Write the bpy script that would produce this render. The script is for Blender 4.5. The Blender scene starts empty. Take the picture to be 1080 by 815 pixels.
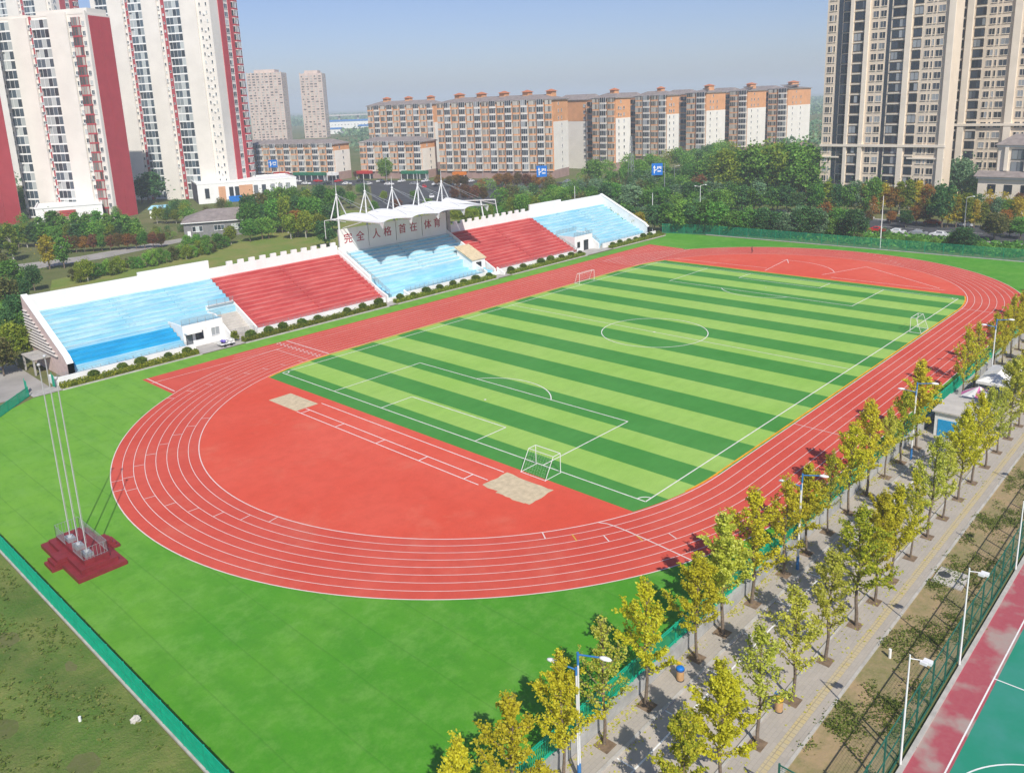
import bpy, bmesh, math, random
from math import sin, cos, pi, radians, sqrt, atan2
from mathutils import Vector, Matrix

SC = bpy.context.scene
COL = SC.collection
rnd = random.Random(11)

# ------------------------------------------------------------------ camera
CAM = Vector((-117.3, -77.5, 40.2))
YAW, PITCH, ROLL, FPX = 0.0, 0.0, 0.0, 870.0   # filled in below
YAW, PITCH, ROLL, FPX, CYOFF = 0.760022, 0.242245, -0.038229, 869.887, -86.509
CAM = Vector((-117.321, -77.519, 40.183))
_f = Vector((cos(YAW) * cos(PITCH), sin(YAW) * cos(PITCH), -sin(PITCH)))
_r = Vector((sin(YAW), -cos(YAW), 0))
_u = _r.cross(_f)
RIGHT = cos(ROLL) * _r + sin(ROLL) * _u
UP = -sin(ROLL) * _r + cos(ROLL) * _u
cd = bpy.data.cameras.new('camera')
cam = bpy.data.objects.new('camera', cd)
COL.objects.link(cam)
m3 = Matrix((RIGHT, UP, -_f)).transposed()
cam.matrix_world = Matrix.Translation(CAM) @ m3.to_4x4()
cd.sensor_fit = 'HORIZONTAL'
cd.sensor_width = 36.0
cd.lens = FPX / 1080 * 36.0
cd.shift_y = CYOFF / 1080
cd.clip_start = 0.5
cd.clip_end = 20000
SC.camera = cam

def framed(p):
    """rough test whether a point is inside the photograph's frame"""
    d = Vector(p) - CAM
    z = d.dot(_f)
    if z < 1: return False
    x = 540 + FPX * d.dot(RIGHT) / z
    y = 407.5 + CYOFF - FPX * d.dot(UP) / z
    return -20 < x < 1100 and -20 < y < 835

# ------------------------------------------------------------------ materials
MATS = {}
def nt_new(name):
    m = bpy.data.materials.new(name); m.use_nodes = True
    nt = m.node_tree
    b = nt.nodes['Principled BSDF']
    MATS[name] = m
    return m, nt, b
def N(nt, t, **kw):
    n = nt.nodes.new(t)
    for k, v in kw.items(): setattr(n, k, v)
    return n
def mixcol(nt, fac, a, b):
    n = N(nt, 'ShaderNodeMix', data_type='RGBA')
    for sock, v in ((n.inputs[0], fac), (n.inputs[6], a), (n.inputs[7], b)):
        if isinstance(v, (int, float)): sock.default_value = v
        elif isinstance(v, tuple): sock.default_value = (v[0], v[1], v[2], 1)
        else: nt.links.new(v, sock)
    return n.outputs[2]
def noise(nt, scale, detail=4, rough=.55, vec=None, sc3=None, coord='Object'):
    n = N(nt, 'ShaderNodeTexNoise')
    n.inputs['Scale'].default_value = scale
    n.inputs['Detail'].default_value = detail
    n.inputs['Roughness'].default_value = rough
    if vec is None:
        tc = N(nt, 'ShaderNodeTexCoord'); vec = tc.outputs[coord]
    if sc3:
        mp = N(nt, 'ShaderNodeMapping'); mp.inputs['Scale'].default_value = sc3
        nt.links.new(vec, mp.inputs['Vector']); vec = mp.outputs[0]
    nt.links.new(vec, n.inputs['Vector'])
    return n.outputs['Fac']
def ramp(nt, fac, stops):
    n = N(nt, 'ShaderNodeValToRGB')
    e = n.color_ramp.elements
    while len(e) < len(stops): e.new(0.5)
    for i, (p, c) in enumerate(stops):
        e[i].position = p
        e[i].color = (c, c, c, 1) if isinstance(c, (int, float)) else (c[0], c[1], c[2], 1)
    nt.links.new(fac, n.inputs[0])
    return n.outputs[0]
def bump(nt, b, fac, strength=.3, dist=.05):
    n = N(nt, 'ShaderNodeBump')
    n.inputs['Strength'].default_value = strength
    n.inputs['Distance'].default_value = dist
    nt.links.new(fac, n.inputs['Height'])
    nt.links.new(n.outputs[0], b.inputs['Normal'])
def dim(c, k): return tuple(min(1, max(0, x * k)) for x in c)

def mat(name, col, rough=.75, var=.15, scale=1.0, spec=.3, metal=0, col2=None, lo=.35, hi=.65, sc3=None, bmp=0, bscale=None):
    """colour with a noise variation (or a noise blend of two colours)"""
    m, nt, b = nt_new(name)
    f = noise(nt, scale, 5, .6, sc3=sc3)
    f2 = ramp(nt, f, [(lo, 0), (hi, 1)])
    a, c = (dim(col, 1 - var), dim(col, 1 + var)) if col2 is None else (col, col2)
    nt.links.new(mixcol(nt, f2, a, c), b.inputs['Base Color'])
    b.inputs['Roughness'].default_value = rough
    b.inputs['Specular IOR Level'].default_value = spec
    b.inputs['Metallic'].default_value = metal
    if bmp: bump(nt, b, noise(nt, bscale or scale * 6, 4), bmp)
    return m

def leafmat(name, cols, objvar=.5, vr=(.75, 1.25)):
    """leaf colours: picked per leaf clump and shifted per tree"""
    m, nt, b = nt_new(name)
    g = N(nt, 'ShaderNodeNewGeometry')
    oi = N(nt, 'ShaderNodeObjectInfo')
    r = ramp(nt, g.outputs['Random Per Island'], [(i / (len(cols) - 1), c) for i, c in enumerate(cols)])
    h = N(nt, 'ShaderNodeHueSaturation')
    mr = N(nt, 'ShaderNodeMapRange'); mr.inputs[3].default_value = vr[0]; mr.inputs[4].default_value = vr[1]
    nt.links.new(oi.outputs['Random'], mr.inputs[0])
    nt.links.new(mr.outputs[0], h.inputs['Value'])
    mr2 = N(nt, 'ShaderNodeMapRange'); mr2.inputs[3].default_value = .5 - .025 * objvar; mr2.inputs[4].default_value = .5 + .02 * objvar
    mu = N(nt, 'ShaderNodeMath', operation='FRACT'); m7 = N(nt, 'ShaderNodeMath', operation='MULTIPLY'); m7.inputs[1].default_value = 7.31
    nt.links.new(oi.outputs['Random'], m7.inputs[0]); nt.links.new(m7.outputs[0], mu.inputs[0]); nt.links.new(mu.outputs[0], mr2.inputs[0])
    nt.links.new(mr2.outputs[0], h.inputs['Hue'])
    nt.links.new(r, h.inputs['Color'])
    nt.links.new(h.outputs[0], b.inputs['Base Color'])
    b.inputs['Roughness'].default_value = .6
    b.inputs['Specular IOR Level'].default_value = .25
    # thin leaves let some light through
    tr = N(nt, 'ShaderNodeBsdfTranslucent'); nt.links.new(h.outputs[0], tr.inputs[0])
    mx = N(nt, 'ShaderNodeMixShader'); mx.inputs[0].default_value = .52
    nt.links.new(b.outputs[0], mx.inputs[1]); nt.links.new(tr.outputs[0], mx.inputs[2])
    nt.links.new(mx.outputs[0], nt.nodes['Material Output'].inputs[0])
    return m

def glassmat(name, dark, light, thr=.72, rough=.12):
    m, nt, b = nt_new(name)
    g = N(nt, 'ShaderNodeNewGeometry'); oi = N(nt, 'ShaderNodeObjectInfo')
    ad = N(nt, 'ShaderNodeMath', operation='ADD'); fr = N(nt, 'ShaderNodeMath', operation='FRACT')
    nt.links.new(g.outputs['Random Per Island'], ad.inputs[0]); nt.links.new(oi.outputs['Random'], ad.inputs[1]); nt.links.new(ad.outputs[0], fr.inputs[0])
    c = ramp(nt, fr.outputs[0], [(0, dim(dark, .5)), (.35, dark), (thr, dim(dark, 1.8)), (min(.98, thr + .1), light), (1, dim(light, 1.25))])
    nt.links.new(c, b.inputs['Base Color'])
    b.inputs['Roughness'].default_value = rough
    b.inputs['Specular IOR Level'].default_value = .6
    return m

# ------------------------------------------------------------------ mesh building
WM = {}
class MB:
    upb = .55
    def __init__(s): s.v = []; s.f = []; s.m = []; s.sm = []
    def add(s, vs, fs, m=0, smooth=False):
        k = len(s.v); s.v += [tuple(v) for v in vs]
        s.f += [tuple(i + k for i in f) for f in fs]
        s.m += [m] * len(fs); s.sm += [smooth] * len(fs)
    def box(s, x0, y0, z0, x1, y1, z1, m=0):
        s.add([(x0,y0,z0),(x1,y0,z0),(x1,y1,z0),(x0,y1,z0),(x0,y0,z1),(x1,y0,z1),(x1,y1,z1),(x0,y1,z1)],
              [(0,3,2,1),(4,5,6,7),(0,1,5,4),(1,2,6,5),(2,3,7,6),(3,0,4,7)], m)
    def quad(s, a, b, c, d, m=0): s.add([a, b, c, d], [(0,1,2,3)], m)
    def poly(s, pts, m=0): s.add(pts, [tuple(range(len(pts)))], m)
    def prism(s, pts, d, m=0):
        """closed outline pts pushed along vector d"""
        n = len(pts); q = [(p[0]+d[0], p[1]+d[1], p[2]+d[2]) for p in pts]
        s.add(list(pts) + q, [tuple(range(n))[::-1], tuple(range(n, 2*n))] + [(i, (i+1) % n, n+(i+1) % n, n+i) for i in range(n)], m)
    def tube(s, p, q, r, r2=None, n=6, m=0, caps=True, smooth=True):
        p, q = Vector(p), Vector(q); r2 = r if r2 is None else r2
        d = (q - p).normalized(); a = Vector((0,0,1)) if abs(d.z) < .9 else Vector((1,0,0))
        u = d.cross(a).normalized(); w = d.cross(u)
        vs = []
        for c, rr in ((p, r), (q, r2)):
            for i in range(n):
                t = 2*pi*i/n; vs.append(c + u*(rr*cos(t)) + w*(rr*sin(t)))
        s.add(vs, [(i, (i+1) % n, n+(i+1) % n, n+i) for i in range(n)], m, smooth)
        if caps: s.add(vs, [tuple(range(n))[::-1], tuple(range(n, 2*n))], m)
    def bar(s, p, q, w, h, m=0):
        """rectangular bar from p to q, w across, h high"""
        p, q = Vector(p), Vector(q); d = (q-p).normalized()
        a = Vector((0,0,1)) if abs(d.z) < .95 else Vector((0,1,0))
        u = d.cross(a).normalized()*w/2; t = u.cross(d).normalized()*h/2
        vs = [p-u-t,p+u-t,p+u+t,p-u+t,q-u-t,q+u-t,q+u+t,q-u+t]
        s.add(vs, [(0,1,2,3)[::-1],(4,5,6,7),(0,1,5,4),(1,2,6,5),(2,3,7,6),(3,0,4,7)], m)
    def ball(s, c, r, m=0, nu=10, nv=6, sz=1):
        vs = [(c[0], c[1], c[2]-r*sz)]
        for j in range(1, nv):
            t = -pi/2 + pi*j/nv
            for i in range(nu):
                p = 2*pi*i/nu; vs.append((c[0]+r*cos(t)*cos(p), c[1]+r*cos(t)*sin(p), c[2]+r*sin(t)*sz))
        vs.append((c[0], c[1], c[2]+r*sz)); k = len(vs)-1; fs = []
        for i in range(nu):
            fs.append((0, 1+(i+1) % nu, 1+i)); fs.append((k, k-nu+i, k-nu+(i+1) % nu))
            for j in range(nv-2):
                a = 1+j*nu+i; b = 1+j*nu+(i+1) % nu; fs.append((a, b, b+nu, a+nu))
        s.add(vs, fs, m, True)
    def leaf(s, c, size, R=rnd, m=0, flat=0.0):
        """one small randomly turned leaf clump: a bent quad"""
        nn = Vector((R.gauss(0,1), R.gauss(0,1), R.gauss(0,1)+s.upb)).normalized()
        a = nn.cross(Vector((R.gauss(0,1), R.gauss(0,1), R.gauss(0,1)))).normalized()
        b = nn.cross(a)
        k = size*R.uniform(.6, 1.3)
        c = Vector(c)
        n = a.cross(b)*k*.25
        s.add([c-a*k*.5-b*k*.35, c+a*k*.5-b*k*.35+n, c+a*k*.45+b*k*.35, c-a*k*.5+b*k*.35+n], [(0,1,2,3)], m)
    def mesh(s, name, mats):
        me = bpy.data.meshes.new(name); me.from_pydata(s.v, [], s.f); 
        for m in mats: me.materials.append(MATS[m] if isinstance(m, str) else m)
        if len(mats) > 1: me.polygons.foreach_set('material_index', s.m)
        me.polygons.foreach_set('use_smooth', s.sm); me.update()
        return me
    def build(s, name, mats, parent=None, local=False, **props):
        if isinstance(mats, str): mats = [mats]
        if parent is not None and not local:
            inv = WM[parent.name].inverted(); s.v = [tuple(inv @ Vector(v)) for v in s.v]
        o = bpy.data.objects.new(name, s.mesh(name, mats)); COL.objects.link(o)
        if parent is not None:
            o.parent = parent; WM[o.name] = WM[parent.name]
        else: WM[o.name] = Matrix.Identity(4)
        for k, v in props.items(): o[k] = v
        return o
def thing(name, label, cat, loc=(0,0,0), rz=0, group=None):
    o = bpy.data.objects.new(name, None); COL.objects.link(o)
    o.location = loc; o.rotation_euler = (0, 0, rz); o.empty_display_size = .5
    WM[o.name] = Matrix.Translation(Vector(loc)) @ Matrix.Rotation(rz, 4, 'Z')
    o['label'] = label; o['category'] = cat
    if group: o['group'] = group
    return o
def solo(mb, name, mats, label, cat, group=None, origin=None):
    """a thing that is one mesh; its origin is put at the given base point"""
    if origin: mb.v = [(v[0]-origin[0], v[1]-origin[1], v[2]-origin[2]) for v in mb.v]
    o = mb.build(name, mats); o['label'] = label; o['category'] = cat
    if group: o['group'] = group
    if origin: o.location = origin
    return o
def struct(mb, name, mats): return mb.build(name, mats, kind='structure')
def child(name, me, parent, loc=(0,0,0), rz=0):
    o = bpy.data.objects.new(name, me); COL.objects.link(o); o.parent = parent
    o.location = loc; o.rotation_euler = (0, 0, rz); WM[o.name] = WM[parent.name] @ Matrix.Translation(Vector(loc)) @ Matrix.Rotation(rz, 4, 'Z')
    return o
def copy_tree(o, parent=None):
    c = o.copy(); COL.objects.link(c)
    if parent is not None: c.parent = parent
    for ch in list(o.children): copy_tree(ch, c)
    return c
def place(name, me, root, poses, limit=100):
    """the same part at many places of one thing: the nearest in view one by one, the rest as one object"""
    W = WM[root.name]
    def key(p):
        w = W @ Vector(p[:3]); return (0 if framed(w) else 1, (w - CAM).length)
    poses = sorted(poses, key=key)
    for p in poses[:limit]: child(name, me, root, p[:3], p[3] if len(p) > 3 else 0)
    rest = poses[limit:]
    if rest:
        mb = MB(); vs = [v.co.copy() for v in me.vertices]; fs = [(tuple(f.vertices), f.material_index) for f in me.polygons]
        for p in rest:
            M = Matrix.Translation(Vector(p[:3])) @ Matrix.Rotation(p[3] if len(p) > 3 else 0, 4, 'Z')
            k = len(mb.v); mb.v += [tuple(M @ v) for v in vs]
            for f, mi in fs: mb.f.append(tuple(i+k for i in f)); mb.m.append(mi); mb.sm.append(False)
        mb.build(name, list(me.materials), root, local=True, kind='stuff')

ORD = ['first','second','third','fourth','fifth','sixth','seventh','eighth','ninth','tenth','eleventh','twelfth','thirteenth','fourteenth','fifteenth','sixteenth','seventeenth','eighteenth','nineteenth','twentieth','twenty-first','twenty-second','twenty-third','twenty-fourth','twenty-fifth','twenty-sixth','twenty-seventh','twenty-eighth','twenty-ninth','thirtieth','thirty-first','thirty-second','thirty-third','thirty-fourth','thirty-fifth','thirty-sixth','thirty-seventh','thirty-eighth','thirty-ninth','fortieth']

# ------------------------------------------------------------------ material library
WHITE = (.80, .80, .78)
mat('white_paint', (.80,.80,.77), .7, .05, .6)
mat('white_stained', (.80,.80,.77), .75, col2=(.70,.69,.65), scale=.35, lo=.5, hi=.8, sc3=(1,1,.3))
mat('white_metal', (.78,.78,.76), .4, .04, 3, spec=.5)
mat('pole_grey', (.46,.47,.47), .4, .06, 2, spec=.5)
mat('pole_white', (.66,.67,.66), .35, .06, 2, spec=.5)
mat('steel_grey', (.33,.35,.36), .45, .15, 3, spec=.5, metal=.3)
mat('dark_metal', (.05,.055,.06), .5, .2, 3)
mat('concrete', (.40,.38,.35), .85, .14, .8, bmp=.15)
mat('concrete_light', (.50,.47,.42), .85, .12, .5, bmp=.1)
mat('concrete_wall', (.36,.36,.35), .85, .2, .6)
mat('pink_tile', (.60,.46,.42), .7, .10, 1.2)
mat('fin_white', (.66,.63,.58), .7, .08, 1.5)
mat('blue_steel', (.03,.17,.42), .45, .1, 2, spec=.5)
mat('cyan_panel', (.02,.30,.58), .5, .1, 2)
mat('bark', (.17,.13,.095), .9, .3, 6)
mat('bark_pale', (.42,.40,.34), .9, .25, 4)
mat('soil', (.20,.14,.09), .95, .3, 2, bmp=.3)
mat('sand', (.56,.46,.30), .95, .13, 1.5, bmp=.3, bscale=14)
mat('maroon', (.21,.026,.032), .5, .15, 1.2)
mat('red_wall', (.47,.055,.068), .75, .06, .25)
mat('red_trim', (.40,.06,.07), .75, .1, .6)
mat('tower_white', (.76,.72,.65), .8, .05, .12)
mat('tower_beige', (.73,.62,.48), .8, .06, .2)
mat('tower_beige_light', (.80,.71,.58), .8, .06, .2)
mat('apt_orange', (.68,.34,.16), .8, .1, .3)
mat('apt_pale', (.66,.60,.52), .8, .08, .3)
mat('apt_cream', (.80,.76,.68), .8, .05, .2)
mat('apt_stone', (.36,.24,.21), .85, .1, .4)
mat('roof_grey', (.25,.215,.20), .8, .18, .6)
mat('roof_tile', (.48,.17,.08), .8, .15, .8)
mat('roof_blue', (.04,.19,.48), .55, .12, .3)
mat('far_tower', (.58,.46,.385), .85, .08, .1)
mat('grey_wall', (.20,.20,.20), .8, .12, .5)
mat('purple_grey', (.10,.09,.12), .7, .12, .5)
mat('peach', (.60,.33,.19), .75, .08, .5)
mat('green_sign', (.02,.17,.09), .6, .15, 1)
mat('red_sign', (.45,.03,.03), .6, .15, 1)
mat('orange_sign', (.70,.20,.02), .6, .1, 1)
mat('blue_sign', (.01,.16,.55), .4, .05, 1)
mat('glyph_red', (.40,.03,.05), .5, .05, 1)
mat('mesh_green', (.004,.36,.215), .55, .12, 1.5)
mat('mesh_green_far', (.012,.29,.15), .6, .15, 1.5)
mat('mesh_dark_green', (.02,.13,.09), .6, .2, 2)
mat('tyre', (.02,.02,.02), .8, .1, 4)
mat('car_white', (.72,.72,.72), .25, .02, 1, spec=.6)
mat('car_silver', (.40,.42,.44), .3, .02, 1, spec=.6, metal=.4)
mat('car_black', (.025,.027,.03), .25, .05, 1, spec=.6)
mat('car_red', (.50,.015,.02), .3, .03, 1, spec=.6)
mat('car_blue', (.02,.06,.22), .3, .03, 1, spec=.6)
mat('bin_yellow', (.66,.45,.03), .5, .08, 3)
mat('bin_tan', (.50,.30,.14), .6, .1, 3)
mat('canvas_white', (.74,.73,.70), .8, .08, 1.5)
mat('canvas_pink', (.66,.16,.38), .8, .2, 2)
mat('purple_cloth', (.14,.10,.42), .8, .25, 3)
mat('skin', (.45,.28,.20), .6, .05, 5)
mat('cloth_dark', (.03,.03,.04), .9, .2, 5)
mat('hair', (.015,.012,.01), .8, .1, 5)
mat('membrane', (.82,.82,.80), .55, .03, .5)
mat('line_white', (.80,.80,.77), .7, col2=(.62,.60,.56), scale=1.2, lo=.5, hi=.8)
mat('lane_white', (.72,.60,.56), .8, col2=(.66,.46,.42), scale=.9, lo=.45, hi=.8)
mat('line_far', (.78,.74,.70), .8, .1, 1)
mat('line_yellow', (.62,.38,.06), .8, .12, 2)
mat('edge_orange', (.75,.33,.02), .8, .2, .6)
mat('asphalt', (.060,.062,.068), .9, .2, .25)
mat('path_grey', (.33,.31,.28), .9, .12, .25)
mat('court_green', (.018,.245,.150), .7, col2=(.045,.26,.20), scale=.35, lo=.4, hi=.7)
mat('kerb', (.44,.42,.38), .85, .15, 1)
glassmat('glass_blue', (.050,.070,.085), (.40,.43,.42), .62)
glassmat('glass_dark', (.030,.038,.050), (.28,.30,.31), .78)
glassmat('glass_warm', (.11,.105,.095), (.42,.40,.35), .5)
leafmat('leaf_dk', [(0.034,0.100,0.036), (0.064,0.176,0.056), (0.110,0.257,0.079), (0.171,0.343,0.101)])
leafmat('leaf_dg', [(0.092,0.187,0.101), (0.171,0.300,0.158), (0.256,0.416,0.215), (0.362,0.543,0.275)])
leafmat('leaf_gr', [(0.066,0.176,0.030), (0.114,0.288,0.044), (0.180,0.400,0.061), (0.279,0.527,0.090)])
leafmat('leaf_mg', [(0.098,0.224,0.036), (0.180,0.366,0.055), (0.279,0.494,0.077), (0.375,0.621,0.108)])
leafmat('leaf_yg', [(0.137,0.205,0.027), (0.225,0.321,0.035), (0.321,0.399,0.043), (0.410,0.468,0.058)])
leafmat('leaf_ol', [(0.078,0.110,0.031), (0.144,0.170,0.048), (0.223,0.230,0.067), (0.314,0.275,0.091)])
leafmat('leaf_yl', [(0.360,0.306,0.032), (0.522,0.432,0.040), (0.648,0.522,0.046), (0.360,0.378,0.036)])
leafmat('leaf_or', [(0.288,0.154,0.032), (0.414,0.216,0.040), (0.522,0.252,0.050), (0.252,0.198,0.036)])
leafmat('leaf_ru', [(0.165,0.092,0.032), (0.240,0.132,0.040), (0.150,0.151,0.036), (0.300,0.182,0.054)])
leafmat('leaf_rs', [(0.225,0.072,0.046), (0.315,0.112,0.064), (0.180,0.132,0.046), (0.375,0.173,0.082)])
leafmat('leaf_ginkgo', [(0.433,0.414,0.022), (0.577,0.538,0.022), (0.700,0.650,0.031), (0.762,0.739,0.088)], .4, (.95, 1.2))
leafmat('leaf_ginkgo_pale', [(0.391,0.426,0.039), (0.515,0.549,0.055), (0.639,0.650,0.088), (0.721,0.739,0.198)], .4, (.95, 1.2))
leafmat('leaf_ginkgo_green', [(0.264,0.337,0.026), (0.410,0.484,0.033), (0.586,0.600,0.041), (0.732,0.673,0.067)], .4, (.95, 1.2))
leafmat('leaf_hedge', [(0.093,0.158,0.022), (0.184,0.264,0.026), (0.316,0.369,0.037), (0.448,0.474,0.053)])
leafmat('leaf_shrub', [(0.053,0.118,0.022), (0.105,0.184,0.026), (0.172,0.251,0.037), (0.237,0.316,0.053)])
leafmat('leaf_verge', [(0.091,0.146,0.030), (0.182,0.272,0.043), (0.288,0.401,0.061), (0.395,0.438,0.122)])
leafmat('leaf_grass', [(0.122,0.218,0.037), (0.197,0.311,0.048), (0.304,0.382,0.078), (0.395,0.419,0.136)])
# ------------------------------------------------------------------ world, sun, air
w = bpy.data.worlds.new('World'); SC.world = w; w.use_nodes = True
nt = w.node_tree; bg = nt.nodes['Background']
sky = N(nt, 'ShaderNodeTexSky', sky_type='NISHITA')
SUN_EL = radians(44); SUN_AZ = (-.53, -.85)
sky.sun_disc = False; sky.sun_elevation = SUN_EL; sky.sun_rotation = atan2(SUN_AZ[0], SUN_AZ[1])
sky.altitude = 50; sky.air_density = 1.0; sky.dust_density = .8; sky.ozone_density = 1.8
nt.links.new(mixcol(nt, 1.0, sky.outputs[0], (.76,.80,1.06)), bg.inputs['Color']); nt.nodes['Mix'].blend_type = 'MULTIPLY'; bg.inputs['Strength'].default_value = .089
ld = bpy.data.lights.new('sun', 'SUN'); ld.energy = 4.25; ld.angle = radians(.5); ld.color = (1, .945, .86)
lo = bpy.data.objects.new('sun', ld); COL.objects.link(lo)
h = Vector((SUN_AZ[0], SUN_AZ[1], 0)).normalized()
sd = h * cos(SUN_EL) + Vector((0, 0, sin(SUN_EL)))
lo.rotation_euler = sd.to_track_quat('Z', 'Y').to_euler(); lo.location = (0, 0, 150)
SC.view_settings.view_transform = 'Standard'; SC.view_settings.look = 'None'
SC.view_settings.exposure = .27; SC.view_settings.gamma = 1; SC.view_settings.use_curve_mapping = False
SC.render.engine = 'CYCLES'
SC.cycles.use_denoising = True
SC.cycles.max_bounces = 6; SC.cycles.diffuse_bounces = 3; SC.cycles.glossy_bounces = 2; SC.cycles.transmission_bounces = 3
SC.cycles.transparent_max_bounces = 6; SC.cycles.volume_bounces = 1

# one closed box of pale autumn air round camera, ground and town
mb = MB(); mb.box(-900, -1100, -8, 7200, 7400, 118)
hz = mb.build('haze', [], kind='stuff')
m = bpy.data.materials.new('haze_air'); m.use_nodes = True; nt = m.node_tree; nt.nodes.clear()
o_ = N(nt, 'ShaderNodeOutputMaterial'); pv = N(nt, 'ShaderNodeVolumePrincipled')
pv.inputs['Color'].default_value = (.80, .89, 1, 1); pv.inputs['Density'].default_value = .00032; pv.inputs['Anisotropy'].default_value = 0
nt.links.new(pv.outputs[0], o_.inputs['Volume']); hz.data.materials.append(m)

# ------------------------------------------------------------------ ground
LOW = -1.1
m, nt, b = nt_new('ground_mix')
f1 = noise(nt, .012, 6, .62); f2 = noise(nt, .12, 5, .65); f3 = noise(nt, 1.7, 4, .7)
c1 = mixcol(nt, ramp(nt, f1, [(.42, 0), (.60, 1)]), (.115, .145, .040), (.175, .17, .075))
c2 = mixcol(nt, ramp(nt, f2, [(.45, 0), (.70, 1)]), c1, (.085, .12, .03))
c3 = mixcol(nt, ramp(nt, f3, [(.35, 0), (.75, .45)]), c2, (.16, .135, .08))
nt.links.new(c3, b.inputs['Base Color']); b.inputs['Roughness'].default_value = .95; b.inputs['Specular IOR Level'].default_value = .1
bump(nt, b, f3, .5, .15)
mb = MB()
mb.quad((-850, -48.62, -.03), (7000, -48.62, -.03), (7000, 7200, -.03), (-850, 7200, -.03))
mb.quad((-850, -1000, LOW-.03), (7000, -1000, LOW-.03), (7000, -48.62, LOW-.03), (-850, -48.62, LOW-.03))
mb.quad((-850, -48.62, LOW-.03), (7000, -48.62, LOW-.03), (7000, -48.62, -.03), (-850, -48.62, -.03))
struct(mb, 'ground', 'ground_mix')

# grass lawns and paths behind the grandstand
m, nt, b = nt_new('lawn_grass')
f1 = noise(nt, .09, 5, .6); f2 = noise(nt, 1.2, 4, .7)
c1 = mixcol(nt, ramp(nt, f1, [(.40, 0), (.62, 1)]), (.165, .235, .045), (.25, .245, .075))
c2 = mixcol(nt, ramp(nt, f2, [(.4, 0), (.8, .6)]), c1, (.11, .155, .03))
nt.links.new(c2, b.inputs['Base Color']); b.inputs['Roughness'].default_value = .95; b.inputs['Specular IOR Level'].default_value = .1
mb = MB(); mb.poly([(-72,84,0),(60,84,0),(95,150,0),(70,215,0),(20,168,0),(-18,158,0),(-48,150,0)])
struct(mb, 'lawn', 'lawn_grass')
mb = MB()
mb.poly([(-130,60,.01),(-83,55.8,.01),(-79,57,.01),(-78.5,80,.01),(-90,96,.01),(-130,96,.01)])
mb.poly([(-140,178,.01),(-60,172,.01),(-28,171.5,.01),(5,181,.01),(5,188,.01),(-30,182,.01),(-140,200,.01)])
mb.poly([(-60,171.9,.01),(-50,171.4,.01),(-62,150,.01),(-80,120,.01),(-86,96,.01),(-96,96,.01),(-90,125,.01)])
struct(mb, 'path', 'path_grey')
mb = MB()
mb.poly([(72,172,.008),(106,142,.008),(206,222,.008),(150,276,.008)])
mb.poly([(100,420,.012),(124,428,.012),(176,262,.012),(210,150,.012),(215,60,.012),(190,60,.012),(186,140,.012),(150,252,.012)])
mb.poly([(120.5,-160,.006),(146,-160,.006),(146,120,.006),(190,140,.006),(190,158,.006),(130,140,.006),(120.5,110,.006)])
struct(mb, 'road', 'asphalt')
mb = MB()
for y in range(-130, 110, 8): mb.quad((133.2,y,.014),(133.4,y,.014),(133.4,y+4,.014),(133.2,y+4,.014))
for x in (121.2, 145.4): mb.quad((x,-150,.014),(x+.18,-150,.014),(x+.18,108,.014),(x,108,.014))
struct(mb, 'road_markings', 'line_white')
mb = MB()
mb.box(119.6,-160,-.03,120.5,108,.12); mb.box(146,-160,-.03,146.8,112,.12)
struct(mb, 'road_kerb', 'kerb')

# ------------------------------------------------------------------ sports field
TX0, TX1, TR, TY = -42.9, 44.1, 36.6, -.1
LANE = 1.22
RO = TR + 8*LANE
def arc(cx, r, a0, a1, n, z): return [(cx + r*cos(a0+(a1-a0)*i/n), TY + r*sin(a0+(a1-a0)*i/n), z) for i in range(n+1)]
# artificial turf apron: slightly varying green, sun sheen painted in as a paler tone towards the stand
m, nt, b = nt_new('turf_apron')
tc = N(nt, 'ShaderNodeTexCoord'); sp = N(nt, 'ShaderNodeSeparateXYZ'); nt.links.new(tc.outputs['Object'], sp.inputs[0])
ma = N(nt, 'ShaderNodeMath', operation='MULTIPLY'); ma.inputs[1].default_value = -.35; nt.links.new(sp.outputs[0], ma.inputs[0])
mc = N(nt, 'ShaderNodeMath', operation='ADD'); nt.links.new(ma.outputs[0], mc.inputs[0]); nt.links.new(sp.outputs[1], mc.inputs[1])
mr = N(nt, 'ShaderNodeMapRange'); mr.inputs[1].default_value = 2; mr.inputs[2].default_value = 58; nt.links.new(mc.outputs[0], mr.inputs[0])
f1 = noise(nt, .045, 5, .6); f2 = noise(nt, .5, 5, .65, sc3=(1,.25,1)); f3 = noise(nt, 6, 3, .6)
ml = N(nt, 'ShaderNodeMath', operation='MULTIPLY_ADD'); ml.inputs[1].default_value = 2.2; ml.inputs[2].default_value = -1.05
nt.links.new(f1, ml.inputs[0]); s2 = N(nt, 'ShaderNodeMath', operation='ADD'); nt.links.new(mr.outputs[0], s2.inputs[0]); nt.links.new(ml.outputs[0], s2.inputs[1])
c1 = mixcol(nt, ramp(nt, s2.outputs[0], [(.05, 0), (.95, 1)]), (.062, .275, .012), (.165, .38, .035))
c2 = mixcol(nt, ramp(nt, f2, [(.4, 0), (.72, .4)]), c1, (.040, .19, .016))
c3 = mixcol(nt, ramp(nt, f3, [(.35, 0), (.8, .25)]), c2, (.16, .33, .06))
f5 = noise(nt, .32, 9, .78)
c3 = mixcol(nt, ramp(nt, f5, [(.47, 0), (.70, .6)]), c3, (.19, .39, .075))
f6 = noise(nt, .75, 8, .75)
c3 = mixcol(nt, ramp(nt, f6, [(.52, 0), (.75, .5)]), c3, (.042, .185, .012))
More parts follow.
